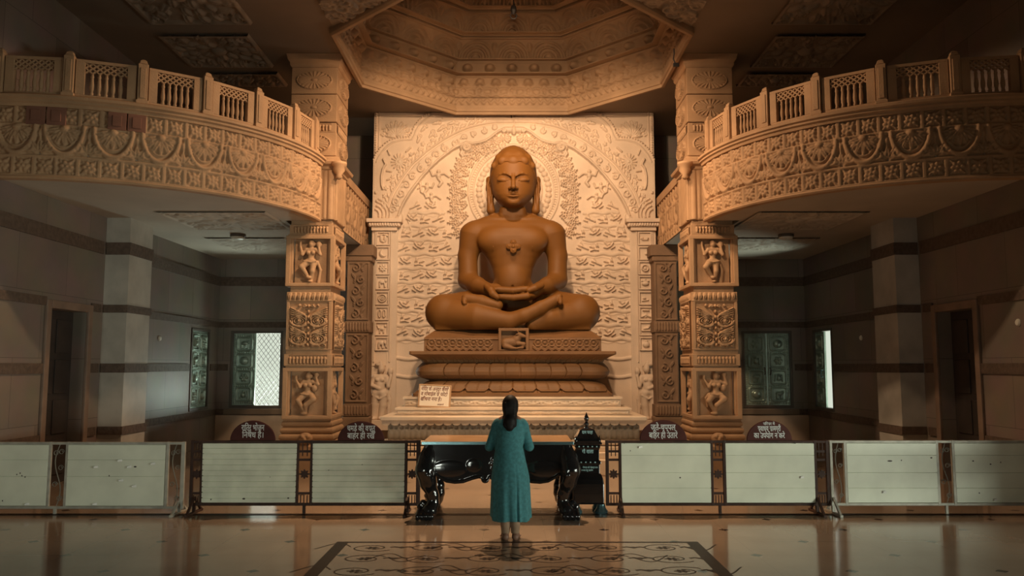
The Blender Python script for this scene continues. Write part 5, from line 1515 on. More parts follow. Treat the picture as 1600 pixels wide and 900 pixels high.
f.chain([surf(802, 273, -.012), surf(802, 279, .022), surf(802, 287, .072), surf(802, 294.2, .115)], [.03, .036, .044, .054], .025)
f.cone(surf(802, 300.5, .01), surf(802, 302, .01), .02, .02, .02)
f.chain([surf(789.5, 304.5, -.002), surf(796, 303.4, .006), surf(800.3, 302.8, .014), surf(802, 303.2, .012), surf(803.7, 302.8, .014), surf(808, 303.4, .006), surf(814.5, 304.5, -.002)], [.008, .017, .021, .020, .021, .017, .008], .008)
f.chain([surf(791, 305.3, -.002), surf(797, 306.6, .006), surf(802, 307.0, .008), surf(807, 306.6, .006), surf(813, 305.3, -.002)], [.010, .024, .029, .024, .010], .012)
for P0, P1 in (((789.5, 304.9), (796, 305.0)), ((796, 305.0), (802, 305.3)), ((802, 305.3), (808, 305.0)), ((808, 305.0), (814.5, 304.9))): f.cone(surf(*P0, .018), surf(*P1, .018), .0095, .0095, .005, sub=True)
body = f.build('body', M['statue'], st)
# hair: close cap with three curls on the forehead
f = SDF((hcx - .6, 15.75, hcz - .45), (hcx + .6, 17.25, hcz + .68), .0165)
f.stack([z + .012 for z in hzs], [a_ + .018 for a_ in hA], [hcx] * 14, [b_ + .02 for b_ in hB], hC, .0, 2.15)
X, Y, Z = [f.ax[i].reshape([-1 if j == i else 1 for j in range(3)]) for i in range(3)]
zl = zat(252.5, 16.05) + .0 * X
line = zl - np.clip((Y - 16.10) * 1.0, 0, .55) - .0 * Z
f.F = np.maximum(f.F, (line - Z).astype(np.float32))
for dx, py, r in ((-15.5, 250.5, .10), (0, 251.5, .11), (15.5, 250.5, .10), (-28, 256, .085), (28, 256, .085)):
    c = surf(802 + dx, py - 1.0, -.03); f.ell(c, (r * 1.15, .062, r), .012)
for dx, py, r in ((-8, 241, .10), (8, 241, .10), (-21, 243, .09), (21, 243, .09)):
    c = surf(802 + dx, py - 1.5, -.075); f.ell(c, (r * 1.2, .085, r), .03)
f.build('hair', M['statue'], st)
# four petalled chest emblem
c = at(802, 384.5, 16.02); mb = MB()
f = SDF((-.2, -.08, -.2), (.2, .12, .2), .008)
for a in range(4):
    t = a * PI / 2 + .0; f.ell((.085 * math.cos(t), 0, .085 * math.sin(t)), (.066, .03, .060), .004)
f.ell((0, -.005, 0), (.045, .04, .045), .004)
for a in range(4): f.ell((.085 * math.cos(a * PI / 2), -.02, .085 * math.sin(a * PI / 2)), (.032, .02, .028), .004)
f.box((0, .04, 0), (.09, .05, .09), .01, .01, rot=Matrix.Rotation(PI / 4, 3, 'Y'))
e = f.build('chest_emblem', M['statue'], st, local=True); e.location = Vector(c) - Vector(OFF[st]); e.location.y = 16.075 - 16.5; e.rotation_euler = (-.12, 0, 0)
# ================================================================== notice board leaning on the steps
nb = thing('notice_board', 'cream notice board with handwritten brown text leaning on the marble steps', 'notice board', (0, 0, 0), None)
Yn = 14.80
p0, p1 = at(653, 634, Yn), at(703, 634, Yn); q0 = at(656, 600, Yn + .12)
wb, hb = p1[0] - p0[0], math.hypot(q0[2] - p0[2], .12)
nb.location = ((p0[0] + p1[0]) / 2, Yn - .0, zat(637, 14.75) + .003); nb.rotation_euler = (-.15, math.radians(-2.5) * -1, 0)
OFF[nb] = np.zeros(3)
mb = MB(); mb.box(-wb / 2, wb / 2, -.012, .012, 0, hb); brd = mb.build('panel', M['notice'], nb, bevel=.004, local=True)
mb = MB(); t_ = .022
for a in ((-wb / 2 - .005, wb / 2 + .005, -.005, t_), (-wb / 2 - .005, wb / 2 + .005, hb - t_, hb + .005), (-wb / 2 - .005, -wb / 2 + t_, 0, hb), (wb / 2 - t_, wb / 2 + .005, 0, hb)): mb.box(a[0], a[1], -.02, .016, a[2], a[3])
mb.build('board_frame', mat('pale_wood_frame', (.45, .27, .14), .6), nb, bevel=.004, local=True)
for i, (t, w_) in enumerate((('मंिदर के अन्दर कैमरे', .86), ('व मोबाईल से फोटो', .84), ('खींचना मना है।', .66))):
    text('lettering', t, .095, M['ink'], nb, (-(.86 - w_) * wb / 2, -.0135, hb * (.735 - .225 * i)), width=wb * w_, shear=.25)
text('lettering', 'आज्ञा से', .04, M['ink'], nb, (wb * .2, -.0135, hb * .1), width=wb * .2, shear=.2)
# ================================================================== barriers
YB = 10.67
zr = lambda py, Y=YB: zat(py, Y)
X_ = lambda px, Y=YB, py=740: at(px, py, Y)[0]
def iron_cell(parent, xa, xb, z0, z1, mt, style):
    """ornamental ironwork between two boards"""
    mb = MB(); xm = (xa + xb) / 2; w = xb - xa; y = YB
    if style == 'flower':
        for f in (.22, .5, .78): mb.bar((xa + w * f, y, z0), (xa + w * f, y, z0 + (z1 - z0) * .13), .012, .012)
        for f in (.30, .70):
            mb.bar((xa + w * f, y, z1), (xa + w * f, y, z1 - (z1 - z0) * .22), .012, .012)
        for zf in (.16, .72, .86): mb.bar((xa, y, z0 + (z1 - z0) * zf), (xb, y, z0 + (z1 - z0) * zf), .02, .03)
        zc = z0 + (z1 - z0) * .48
        for d, zz, sg in ((1, .36, -1), (1, .60, 1)):
            za = z0 + (z1 - z0) * zz
            for e in (-1, 1):
                ze = z0 + (z1 - z0) * (.16 if sg < 0 else .72)
                P = [(xm + e * w * .42, y, za + sg * -.03 * 0)] + [(xm + e * (w * .42 - w * .22 * math.sin(t)), y, za + (ze - za) * .35 * (1 - math.cos(t))) for t in np.linspace(0, PI / 2, 6)] + [(xm + e * w * .2, y, ze)]
                mb.tube(P, .008, 6)
        o = mb.build('ironwork', mt, parent)
        m2_ = MB(); P = []
        for k in range(48):
            t = 2 * PI * k / 48; r = .052 + .012 * math.cos(8 * t); P.append((xm + r * math.cos(t), zc + r * math.sin(t)))
        m2_.prism(P, y - .012, y + .012); m2_.build('iron_flower', mt, parent, bevel=.003)
        m3 = MB(); m3.bar((xa, y + .004, zc), (xb, y + .004, zc), .02, .014); m3.build('ironwork', mt, parent)
    else:
        P = [(xm + w * .22 * math.sin(6.5 * t), y, z0 + (z1 - z0) * t) for t in np.linspace(0, 1, 40)]
        mb.tube(P, .006, 6)
        for zf, d in ((.88, 1), (.86, -1), (.62, 1), (.35, -1), (.12, 1)):
            zc = z0 + (z1 - z0) * zf; r = w * .2
            mb.tube([(xm + d * r * .9 + r * (1 - .6 * t) * math.cos(t * 8), y, zc + r * (1 - .6 * t) * math.sin(t * 8)) for t in np.linspace(0, 1, 18)], .005, 6)
        mb.build('scroll_ironwork', M['grille'], parent)
def barrier(label, xs, boards, cells, mt, board_mt, yt, yb, seams, feet, marks=(), chips=(), dy=0.0, style='flower'):
    """xs = (left, right) pixel columns of the frame"""
    x0, x1 = X_(xs[0]), X_(xs[1]); zt_, zb_ = zr(yt), zr(yb)
    b = thing('barrier', label, 'barrier', ((x0 + x1) / 2, YB, 0), 'low barriers across the hall')
    t = .035
    mb = MB(); mb.box(x0, x1, YB - t / 2, YB + t / 2, zt_ - t, zt_); mb.box(x0, x1, YB - t / 2, YB + t / 2, zb_, zb_ + t)
    ups = sorted({x0 + t / 2, x1 - t / 2, *[X_(p) for c in cells for p in c]})
    for x in ups: mb.box(x - t / 2, x + t / 2, YB - t / 2, YB + t / 2, zb_, zt_)
    mb.build('frame', mt, b, bevel=.006)
    for (pa, pb) in cells: iron_cell(b, X_(pa) + t / 2, X_(pb) - t / 2, zb_ + t, zt_ - t, mt, style)
    for bi, (pa, pb) in enumerate(boards):
        a, c = X_(pa), X_(pb); za, zb2 = zb_ + t + .004, zt_ - t - .002
        lv = [za] + sorted(zr(s) for s in seams) + [zb2]; mb = MB()
        for p, q in zip(lv[:-1], lv[1:]): mb.box(a, c, YB - .022, YB - .002, p + (.006 if len(seams) > 5 else .0025), q - (.006 if len(seams) > 5 else .0025))
        mb.box(a, c, YB - .006, YB + .008, za, zb2)
        o = mb.build('board', board_mt, b, bevel=.0025)
        mk = [m for m in marks if pa - 2 <= m[0] <= pb + 2]
        if mk:
            mb = MB()
            for (px, py, l) in mk:
                x, z = X_(px), zr(py)
                mb.lathe([(.001, -.0235 + .0235), (.5, .0), (.42, .003), (.02, .004)], (0, 0, 0), 10)
                v = mb.V[-1]; mb.V[-1] = np.stack([x + v[:, 0] * l * .0085 * 2, YB - .0205 - v[:, 2], z + v[:, 1] * .022], -1)
            mb.build('scuff_mark', M['scuff'], o)
        ck = [m for m in chips if pa - 2 <= m[0] <= pb + 2]
        if ck:
            for (px, py) in ck:
                mb = MB()
                x, z = X_(px), zr(py)
                mb.add([(x - .008, YB - .023, z - .02), (x + .055, YB - .023, z - .016), (x + .05, YB - .023, z + .016), (x, YB - .023, z + .014), (x, YB - .042, z - .012), (x + .045, YB - .026, z - .01), (x + .045, YB - .026, z + .01), (x + .004, YB - .044, z + .006)], [(4, 5, 6, 7), (0, 1, 5, 4), (1, 2, 6, 5), (2, 3, 7, 6), (3, 0, 4, 7), (0, 3, 2, 1)])
                mb.build('torn_tape', M['chalk'], o)
    for (px, kind) in feet:
        x = X_(px, YB, 795); mb = MB()
        if kind == 'stub':
            mb.box(x - .018, x + .018, YB - .018, YB + .018, 0, zb_ + .005)
        else:
            mb.box(x - .02, x + .02, YB - .02, YB + .02, .02, zb_ + .01)
            for d in (-1, 1): mb.bar((x, YB + d * .02, zb_ + .10), (x, YB + d * .24, .016), .03, .03)
            mb.box(x - .02, x + .02, YB - .27, YB + .27, 0, .03)
        mb.build('foot', mt, b, bevel=.004)
    return b
seamC = (711, 738, 762)
barrier('pale green barrier in a light grey frame at the far left edge', (-210, 287), [(-50, 75), (106, 258)], [(77, 104), (261, 286)], M['greymetal'], M['board'], 690.5, 795, (718, 744), [(86, 'stub'), (280, 'tee'), (-190, 'tee')],
        marks=[(28, 741, 1), (33, 739, 1), (36, 743, 1), (41, 745, 1), (8, 782, 1), (212, 729, 2.6), (172, 743, 1)], chips=[(44, 787), (148, 729), (185, 719), (200, 729), (237, 724), (188, 750), (209, 759), (149, 787)], style='scroll')
louv = [700 + 8.6 * k for k in range(10)]
barrier('brown iron barrier with worn slatted boards left of the black table', (298, 655), [(317, 463), (489, 632)], [(299.5, 315.5), (464.5, 487), (634, 654)], M['darkmetal'], M['board_old'], 688, 790, louv, [(303, 'tee'), (475, 'stub'), (636, 'tee')],
        marks=[(423, 745, 1.2), (332, 780, 1), (383, 779, 2.5), (452, 778, 1.5), (414, 707, 1), (514, 735, 1), (566, 725, 1.2)])
barrier('brown iron barrier with smooth pale boards right of the black donation box', (947, 1295), [(971, 1110), (1134, 1272)], [(948.5, 969), (1112, 1132), (1274, 1293)], M['darkmetal'], M['board'], 688, 790, seamC, [(970, 'tee'), (1125, 'stub'), (1277, 'tee')],
        marks=[(1062, 746, 1.4), (976, 692, .8), (985, 704, .8), (1243, 692, 1.6)], chips=[(998, 698), (1249, 745)])
barrier('pale green barrier in a grey frame at the far right edge', (1297, 1800), [(1323, 1463), (1492, 1640)], [(1299, 1321), (1465, 1490)], M['greymetal'], M['board'], 688, 790, seamC, [(1302, 'tee'), (1479, 'stub'), (1780, 'tee')],
        marks=[(1390, 720, 4.5), (1408, 719, 1), (1455, 715, 2), (1520, 720, 1.6), (1547, 725, 1.6), (1563, 722, 1), (1527, 770, 1)], chips=[(1376, 768), (1548, 780)], style='scroll')
# semicircular signs standing on the barriers
def sign(pxa, pxb, ytop, ybot, label, lines, mt, shear=0.0):
    xa, xb = X_(pxa, YB, 675), X_(pxb, YB, 675); cx = (xa + xb) / 2; a = (xb - xa) / 2; z0 = zr(ybot) + .001; h = zr(ytop) - z0
    s = thing('sign', label, 'sign', (cx, YB, z0), 'half round signs on the barriers')
    P = [(cx + a * math.cos(t), z0 + h * math.sin(t)) for t in np.linspace(0, PI, 40)]
    mb = MB(); mb.prism(P, YB - .012, YB + .012); mb.build('panel', mt, s, bevel=.003)
    R = np.linspace(0, PI, 40); mb = MB(); mb.tube([(cx + a * math.cos(t), YB, z0 + h * math.sin(t)) for t in R], .009, 6); mb.build('rim', mt, s)
    for t, size, w, zf in lines: text('lettering', t, size, M['white'], s, (cx, YB - .0135, z0 + h * zf), width=w * a * 2, shear=shear)
    return s
z_rail = 688
sign(361, 430, 658, 688, 'half round maroon sign nearest the left window, white text about eating at night', (('रािात्र भोजन'.replace('रािात्र', 'राित्र'), .11, .52, .52), ('िनषेध है।', .11, .48, .14)), M['maroon'])
sign(529, 600, 659, 688, 'half round dark sign between the left column and the table, white text about leather goods', (('चमड़े की वस्तु', .11, .62, .50), ('बाहर ही रखें', .11, .60, .10)), M['maroon'])
sign(1000, 1072, 657, 688, 'half round dark sign right of the donation box, white text about shoes', (('जूते-चप्पल', .11, .54, .52), ('बाहर ही उतारें', .11, .62, .12)), M['maroon'])
sign(1167, 1236, 658, 688, 'half round dark sign under the right embossed shutters, three lines of white text', (('परिसर में'.replace('परि', 'पिर'), .05, .26, .80), ('स्वाध्य सामग्री', .10, .52, .48), ('का उपयोग न करे', .10, .70, .12)), M['maroon'])
# ================================================================== black carved table
YT = 10.28
tb = thing('carved_table', 'black lacquered table with scalloped apron and paw feet in front of the dais', 'table', (X_(777, YT), YT + .5, 0))
zt_ = zat(690.5, YT); xa, xb = X_(660, YT, 690), X_(895, YT, 690); yb_ = YT + 1.0
mb = MB(); mb.box(xa, xb, YT, yb_, zt_ - .03, zt_); mb.build('table_top', M['tabletop'], tb, bevel=.006)
mb = MB(); mb.box(xa - .012, xb + .012, YT - .014, YT - .001, zt_ - .035, zt_ + .004); mb.build('metal_edge', M['chrome'], tb, bevel=.003)
ap = [(681, 744), (686, 748), (697, 754), (710, 756), (724, 755), (738, 750), (748, 747.5), (751.5, 748), (752, 751), (754, 754), (758, 755), (762, 754), (764, 751), (765, 748), (770, 751), (777, 753)]
ap = ap + [(1554 - x, y) for x, y in ap[::-1][1:]]
poly = [(X_(x, YT + .03, y), zat(y, YT + .03)) for x, y in ap]
poly = [(X_(664, YT + .03, 700), zt_ - .03), (X_(664, YT + .03, 740), zat(740, YT + .03))] + poly + [(X_(890, YT + .03, 740), zat(740, YT + .03)), (X_(890, YT + .03, 700), zt_ - .03)]
mb = MB(); mb.prism(poly, YT + .02, YT + .07); aprn = mb.build('apron', M['lacquer'], tb, bevel=.012)
# raised scroll carving on the apron
hfz0 = zat(757, YT + .03); hf = HF(poly[0][0], poly[-1][0], hfz0, zt_ - .04, .009)
w = poly[-1][0] - poly[0][0]
cx = (poly[0][0] + poly[-1][0]) / 2
for s in (-1, 1):
    for u, z, rx_, rz_ in ((.33, .20, .22, .10), (.16, .24, .10, .08)): hf.ell(cx + s * u * w, hfz0 + z, rx_, rz_, .012)
hf.flower(cx, hfz0 + .26, .1, 8, .012)
rim_ = [(x, z) for x, z in poly[2:-2]]
hf.line([(x, z + .025) for x, z in rim_], .016, .025)
mask = hf.inside(poly); V, Q = hf.grid(on_front(YT + .019)); keep = mask.ravel()[Q].all(1)
link('apron_carving', make_mesh('apron_carving', V - OFF[tb], Q[keep], True), M['lacquer'], aprn)
mb = MB(); mb.box(X_(664, YT, 700), X_(664, YT, 700) + .05, YT + .07, yb_ - .05, zat(735, YT), zt_ - .03); mb.box(X_(890, YT, 700) - .05, X_(890, YT, 700), YT + .07, yb_ - .05, zat(735, YT), zt_ - .03); mb.box(X_(664, YT, 700), X_(890, YT, 700), yb_ - .09, yb_ - .04, zat(735, YT), zt_ - .03); mb.build('side_apron', M['lacquer'], tb, bevel=.01)
def cabriole():
    f = SDF((-.25, -.22, -.005), (.22, .22, .98), .011)
    S = lambda px, py, y=0: (at(px, py, YT)[0] - at(672, py, YT)[0], y, at(px, py, YT)[2])
    f.chain([S(672, 697, .02), S(667, 718, .0), S(664, 735, -.03), S(668, 755, -.02), S(675, 775, .0), S(676, 788, .0)], [.085, .11, .125, .10, .07, .065], .05)
    f.chain([S(676, 788), S(671, 798, -.05), S(668, 809, -.08)], [.07, .085, .07], .04)
    for k in range(4): f.chain([(-.10 + .05 * k - .03, -.08, .10), (-.115 + .055 * k - .03, -.15, .05), (-.12 + .055 * k - .03, -.16, .02)], [.04, .034, .022], .012)
    f.chain([S(660, 787, 0), S(655, 793, .0), S(658, 798, -.02)], [.04, .035, .03], .02)
    for k in range(3): f.chain([S(664 + 3 * k, 722, -.11), S(668 + k, 742, -.14), S(674, 758, -.10)], [.022, .026, .015], .012)
    f.cut((0, 0, 1), zt_ - .034)
    return f
L0 = cabriole().build('leg', M['lacquer'], tb, local=True)
lx, rx = X_(672, YT, 800), X_(884, YT, 800)
def put_leg(o, x, y, mirror, back):
    o.location = Vector((x, y, 0)) - Vector((OFF[tb][0], OFF[tb][1], 0)); o.scale = (-1 if mirror else 1, -1 if back else 1, 1)
put_leg(L0, lx, YT + .08, False, False)
for (x, y, mr, bk) in ((rx, YT + .08, True, False), (lx, yb_ - .08, False, True), (rx, yb_ - .08, True, True)):
    c = dup(L0); c.parent = tb; put_leg(c, x, y, mr, bk)
# ================================================================== donation box
YD = 10.65
dx = X_(919.5, YD, 740)
db = thing('donation_box', 'black shrine shaped donation box with pointed finial right of the table', 'donation box', (dx, YD + .22, 0))
Yc = YD + .22; Zd = lambda py: zat(py, YD)
k_ = (at(920, 740, YD)[0] - at(919, 740, YD)[0])
R_ = lambda px: px * k_
mb = MB(); mb.square([(R_(23), Zd(789)), (R_(24.5), Zd(787)), (R_(24.5), Zd(757)), (R_(23.5), Zd(750)), (R_(22), Zd(745)), (R_(20), Zd(741))], (dx, Yc, 0)); mb.build('base', M['lacquer'], db, bevel=.01)
mb = MB(); mb.square([(R_(18.5), Zd(742)), (R_(18.5), Zd(727)), (R_(20.5), Zd(725.5)), (R_(20.5), Zd(722)), (R_(18), Zd(720)), (R_(18), Zd(703)), (R_(19.5), Zd(701)), (R_(19.5), Zd(697)), (R_(18), Zd(695))], (dx, Yc, 0)); bod = mb.build('body', M['lacquer'], db, bevel=.006)
mb = MB(); mb.square([(R_(22), Zd(695.5)), (R_(22.5), Zd(693)), (R_(19.5), Zd(690)), (R_(18.5), Zd(686)), (R_(15), Zd(680)), (R_(13), Zd(676.5)), (R_(12), Zd(673.5)), (R_(9.5), Zd(671.5)), (R_(6), Zd(670))], (dx, Yc, 0)); roof = mb.build('roof', M['lacquer'], db, bevel=.005)
for s in (-1, 1):
    mb = MB(); mb.lathe([(R_(2.2), Zd(693)), (R_(2.6), Zd(689)), (R_(1.2), Zd(685)), (.004, Zd(681))], (dx + s * R_(18.5), Yc - R_(18.5), 0), 10); mb.build('corner_spire', M['lacquer'], roof, smooth=True)
mb = MB(); mb.lathe([(R_(a), Zd(b)) for a, b in ((4.5, 671), (3, 669), (2, 667.5), (3.4, 666), (4, 664), (2.4, 661.5), (1.8, 660.5), (3.4, 658), (4.1, 655.5), (3.0, 652), (1.6, 649.5), (.25, 645.5))], (dx, Yc, 0), 20); mb.build('finial', M['lacquer'], db, smooth=True)
F0 = None
for sx in (-1, 1):
    for sy in (-1, 1):
        if F0 is None:
            mb = MB(); mb.lathe([(.085, 0), (.09, .03), (.06, .07), (.05, .12), (.07, Zd(789) + .005)], (0, 0, 0), 16); F0 = o = mb.build('foot', M['chrome'], db, smooth='auto', local=True); o['label'] = 'bluish shiny metal foot'
        else: o = dup(F0); o.parent = db
        o.location = (sx * R_(20), sy * R_(19), 0)
yf = Yc - R_(18.5)
text('lettering', 'दान पात्र', .055, M['teal_letter'], roof, (dx, Yc - R_(14.6), Zd(678.5)), width=R_(17))
text('lettering', 'गौ शाला', .07, M['teal_letter'], bod, (dx, yf - .0, Zd(709)), width=R_(18))
text('lettering', 'गौमाता की सेवार्थ दान', .03, M['teal_letter'], bod, (dx + .03, yf - .003, Zd(732.5)), width=R_(24))
text('lettering', 'व चारा हेतु सहयोग', .03, M['teal_letter'], bod, (dx - .01, yf - .003, Zd(737)), width=R_(18))
mb = MB()
for yy, n, a in ((696.5, 5, 14), (722, 4, 11)):
    for k in range(n):
        x = dx + R_(-a + 2 * a * k / (n - 1)); mb.lathe([(.008, -.008), (.011, 0), (.008, .008)], (x, Yc - R_(19.8 if yy < 700 else 20.7), Zd(yy + 2 if yy < 700 else yy + 1)), 8)
mb.build('stud', M['teal_letter'], bod)
# ================================================================== woman
YW = 9.12
wm = thing('person', 'woman seen from behind in a teal long tunic, standing with hands joined', 'person', (X_(797, YW, 843), YW, 0))
WX0 = at(797, 740, YW)[0]
p = lambda px, py, dy=0.0: at(px, py, YW + dy)
M['kurta'] = mat('teal_cotton', (.045, .18, .20), .85, var=.18, scale=30, bump=.2, bscale=160)
f = SDF((WX0 - .34, YW - .26, -.005), (WX0 + .34, YW + .50, 1.62), .0085)
f.ell(p(797.3, 633.5, .02), (.077, .098, .112), .01); f.ell(p(797.3, 641, .06), (.058, .065, .07), .03)      # skull, jaw (facing away)
f.ell(p(797.3, 637.5, .118), (.014, .022, .026), .012); f.cone(p(797.3, 634, .115), p(797.3, 640, .125), .008, .014, .008)
for s in (-1, 1):
    f.ell(p(797.3 + s * 4.2, 633.5, .118), (.02, .012, .009), .006, sub=True); f.ell(p(797.3 + s * 4.2, 633.8, .108), (.014, .012, .010), .004)
    f.ell(p(797.3 + s * 10.6, 636, .02), (.012, .022, .03), .006)
f.chain([p(794.5, 643.2, .122), p(797.3, 643.0, .13), p(800, 643.2, .122)], [.006, .009, .006], .004); f.chain([p(795, 644.4, .122), p(799.6, 644.4, .122)], [.008, .008], .004)
f.cone(p(797.3, 645, .0), p(797.3, 657, -.01), .05, .06, .03)
f.cone(p(786, 660), p(808, 660), .07, .07, .05); f.cone(p(797, 664), p(797, 700), .10, .09, .05)
for s in (-1, 1):
    sh = p(797 + s * 20, 662); el = p(796 + s * 31.2, 698, .03); wr_ = p(797 + s * 9, 690, .28); ha = p(797 + s * 2.6, 680, .33)
    f.chain([sh, el], [.044, .036], .03); f.chain([el, wr_], [.036, .025], .015)
    # hand pressed flat against the other: palm, four fingers, thumb
    x = WX0 + s * .014
    f.box((x, wr_[1] + .035, wr_[2] + .06), (.013, .038, .05), .011, .012); f.cone(wr_, (x, wr_[1] + .03, wr_[2] + .02), .024, .02, .012)
    for i, (dy, l) in enumerate(((-.027, .058), (-.009, .076), (.009, .082), (.027, .07))):
        bz = wr_[2] + .10; f.chain([(x, wr_[1] + .035 - dy * -1, bz), (x * .7 + WX0 * .3, wr_[1] + .036 + dy * 1.05, bz + l * .55), (WX0 + s * .009, wr_[1] + .040 + dy, bz + l)], [.0098, .009, .0075], .004)
    f.chain([(x, wr_[1] + .0, wr_[2] + .045), (x, wr_[1] - .022, wr_[2] + .075), (WX0 + s * .012, wr_[1] - .026, wr_[2] + .11)], [.012, .011, .0085], .006)
    # legs and bare feet
    f.chain([p(797 + s * 8, 745), p(797.5 + s * 7.5, 795), p(797.5 + s * 7.5, 826)], [.075, .055, .036], .02)
    fx = p(797.5 + s * 7.6, 838)[0]
    f.chain([(fx, YW - .0, .08), (fx, YW - .03, .035)], [.035, .034], .02); f.chain([(fx, YW - .03, .035), (fx + s * .012, YW + .08, .035), (fx + s * .022, YW + .15, .022)], [.034, .036, .024], .02)
    for k in range(5): f.ell((fx + s * (.022 + .0) + (k - 2) * .0165, YW + .175 - abs(k - (1 if s > 0 else 3)) * .008, .014), (.0095 if k != (0 if s > 0 else 4) else .013, .022, .012), .004)
f.build('body', M['skin'], wm)
# tunic: torso and skirt with folds, three quarter sleeves
f = SDF((WX0 - .36, YW - .30, .15), (WX0 + .36, YW + .42, 1.42), .0085)
X, Y, Z = [f.ax[i].reshape([-1 if j == i else 1 for j in range(3)]) for i in range(3)]
zz = [p(797, y)[2] for y in (810.5, 790, 760, 744, 720, 700, 690, 675, 662, 655, 650)]
aa = [31.5, 31.0, 30.3, 29.6, 25.5, 22, 21.8, 23.0, 23.5, 18, 9]
cc = [798.5, 798, 797.6, 797.3, 796.2, 795.5, 796, 797, 797, 797, 797]
sc = p(798, 740)[0] - p(797, 740)[0]
A = np.interp(Z, zz, np.array(aa) * sc); CX = np.interp(Z, zz, [p(c, 740)[0] for c in cc]); Bd = np.interp(Z, zz, [.215, .21, .20, .19, .165, .135, .13, .135, .12, .10, .06])
th_ = np.arctan2((Y - YW) / Bd, (X - CX) / A); drop = np.clip((zz[4] - Z) / (zz[4] - zz[0]), 0, 1)
fold = 1 + drop * (.035 * np.sin(9 * th_ + .6) + .02 * np.sin(17 * th_ + 2.1) + .02 * np.sin(5 * th_)) - .16 * drop * np.exp(-((th_ + 1.22) / .06) ** 2) + .015 * np.sin(60 * Z + 3 * th_) * np.exp(-((Z - zz[5]) / .07) ** 2)
D = (np.sqrt(((X - CX) / (A * fold)) ** 2 + ((Y - YW) / (Bd * fold)) ** 2) - 1) * np.minimum(A, Bd)
hem = zz[0] + .012 * np.cos(2 * th_) + .014 * np.sin(th_ * 3) - Z
D = np.maximum(D, hem); D = np.maximum(D, Z - zz[-1])
f.F = np.minimum(f.F, D.astype(np.float32))
for s in (-1, 1):
    sh = p(797 + s * 18.5, 662); sh2 = p(797 + s * 21.0, 666); el = p(796 + s * 31.2, 698, .03)
    f.chain([p(797 + s * 10, 657), sh, sh2, el], [.046, .056, .056, .049], .018); f.chain([el, p(796.5 + s * 22, 695, .16)], [.049, .042], .015)
f.cone(p(797.2, 642, 0), p(797.2, 655, .0), .064, .068, .01, sub=True)
f.build('tunic', M['kurta'], wm)
f = SDF((WX0 - .2, YW - .15, .03), (WX0 + .2, YW + .15, .75), .0085)
for s in (-1, 1): f.chain([p(797 + s * 8, 750), p(797.5 + s * 7.9, 795), p(797.5 + s * 7.7, 820), p(797.5 + s * 7.6, 832)], [.095, .066, .053, .046], .01)
f.cut((0, 0, -1), -p(797, 833)[2]); f.build('leggings', M['legging'], wm)
f = SDF((WX0 - .2, YW - .25, 1.18), (WX0 + .2, YW + .2, 1.64), .0085)
f.ell(p(797.3, 632.5, -.005), (.092, .114, .112), .01)
X, Y, Z = [f.ax[i].reshape([-1 if j == i else 1 for j in range(3)]) for i in range(3)]
f.F = np.maximum(f.F, ((Y - (YW + .065)) * .9 + (p(797, 629)[2] - Z) * .55).astype(np.float32))
f.chain([p(797.3, 640, -.055), p(797, 649, -.075), p(796.5, 658, -.12), p(796, 667, -.135)], [.072, .055, .062, .05], .03)
for d in (-1, 1): f.chain([p(797.3 + d * 7, 640, -.01), p(797 + d * 5.5, 650, -.05), p(796.5 + d * 7, 664, -.12)], [.035, .032, .028], .02)
for k in range(8): f.chain([p(789 + 2.2 * k, 630, -.10), p(790.5 + 1.8 * k, 648, -.125), p(788.5 + 2.2 * k, 669 - abs(k - 3.5) * .7, -.165)], [.008, .012, .008], .008)
f.build('hair', M['hair'], wm)
# ================================================================== floor inlays
fl_pts = []
def ribbon(mb, pts, w, z=.0015):
    P = np.array(pts, float); T = np.gradient(P, axis=0); T /= np.linalg.norm(T, axis=1)[:, None] + 1e-12; Nn = np.stack([-T[:, 1], T[:, 0]], 1) * w / 2
    V = [(*(a + n), z) for a, n in zip(P, Nn)] + [(*(a - n), z) for a, n in zip(P, Nn)]; m = len(P)
    mb.add(V, [(i, m + i, m + i + 1, i + 1) for i in range(m - 1)])
mb = MB(); ya = ground(800, 805.5)[1]; yb2 = ground(800, 802.5)[1]
mb.add([(-WX, ya, .0012), (WX, ya, .0012), (WX, yb2, .0012), (-WX, yb2, .0012)], [(0, 1, 2, 3)]); mb.build('dark_border_line', M['inlay'], floor)
x0, yf_ = ground(527, 846.5); x1, _ = ground(1090, 846.5)
yn = 5.2; bw = .13
mb = MB()
for a in ((x0, x1, yf_ - .055, yf_), (x0, x0 + bw, yn, yf_ - .055), (x1 - bw, x1, yn, yf_ - .055)): mb.add([(a[0], a[2], .0014), (a[1], a[2], .0014), (a[1], a[3], .0014), (a[0], a[3], .0014)], [(0, 1, 2, 3)])
mb.build('inlay_border', M['inlay'], floor)
mb = MB(); rr = random.Random(5)
cols = 6; pw_ = (x1 - x0 - 2 * bw) / cols; rows = 7; ph = .48
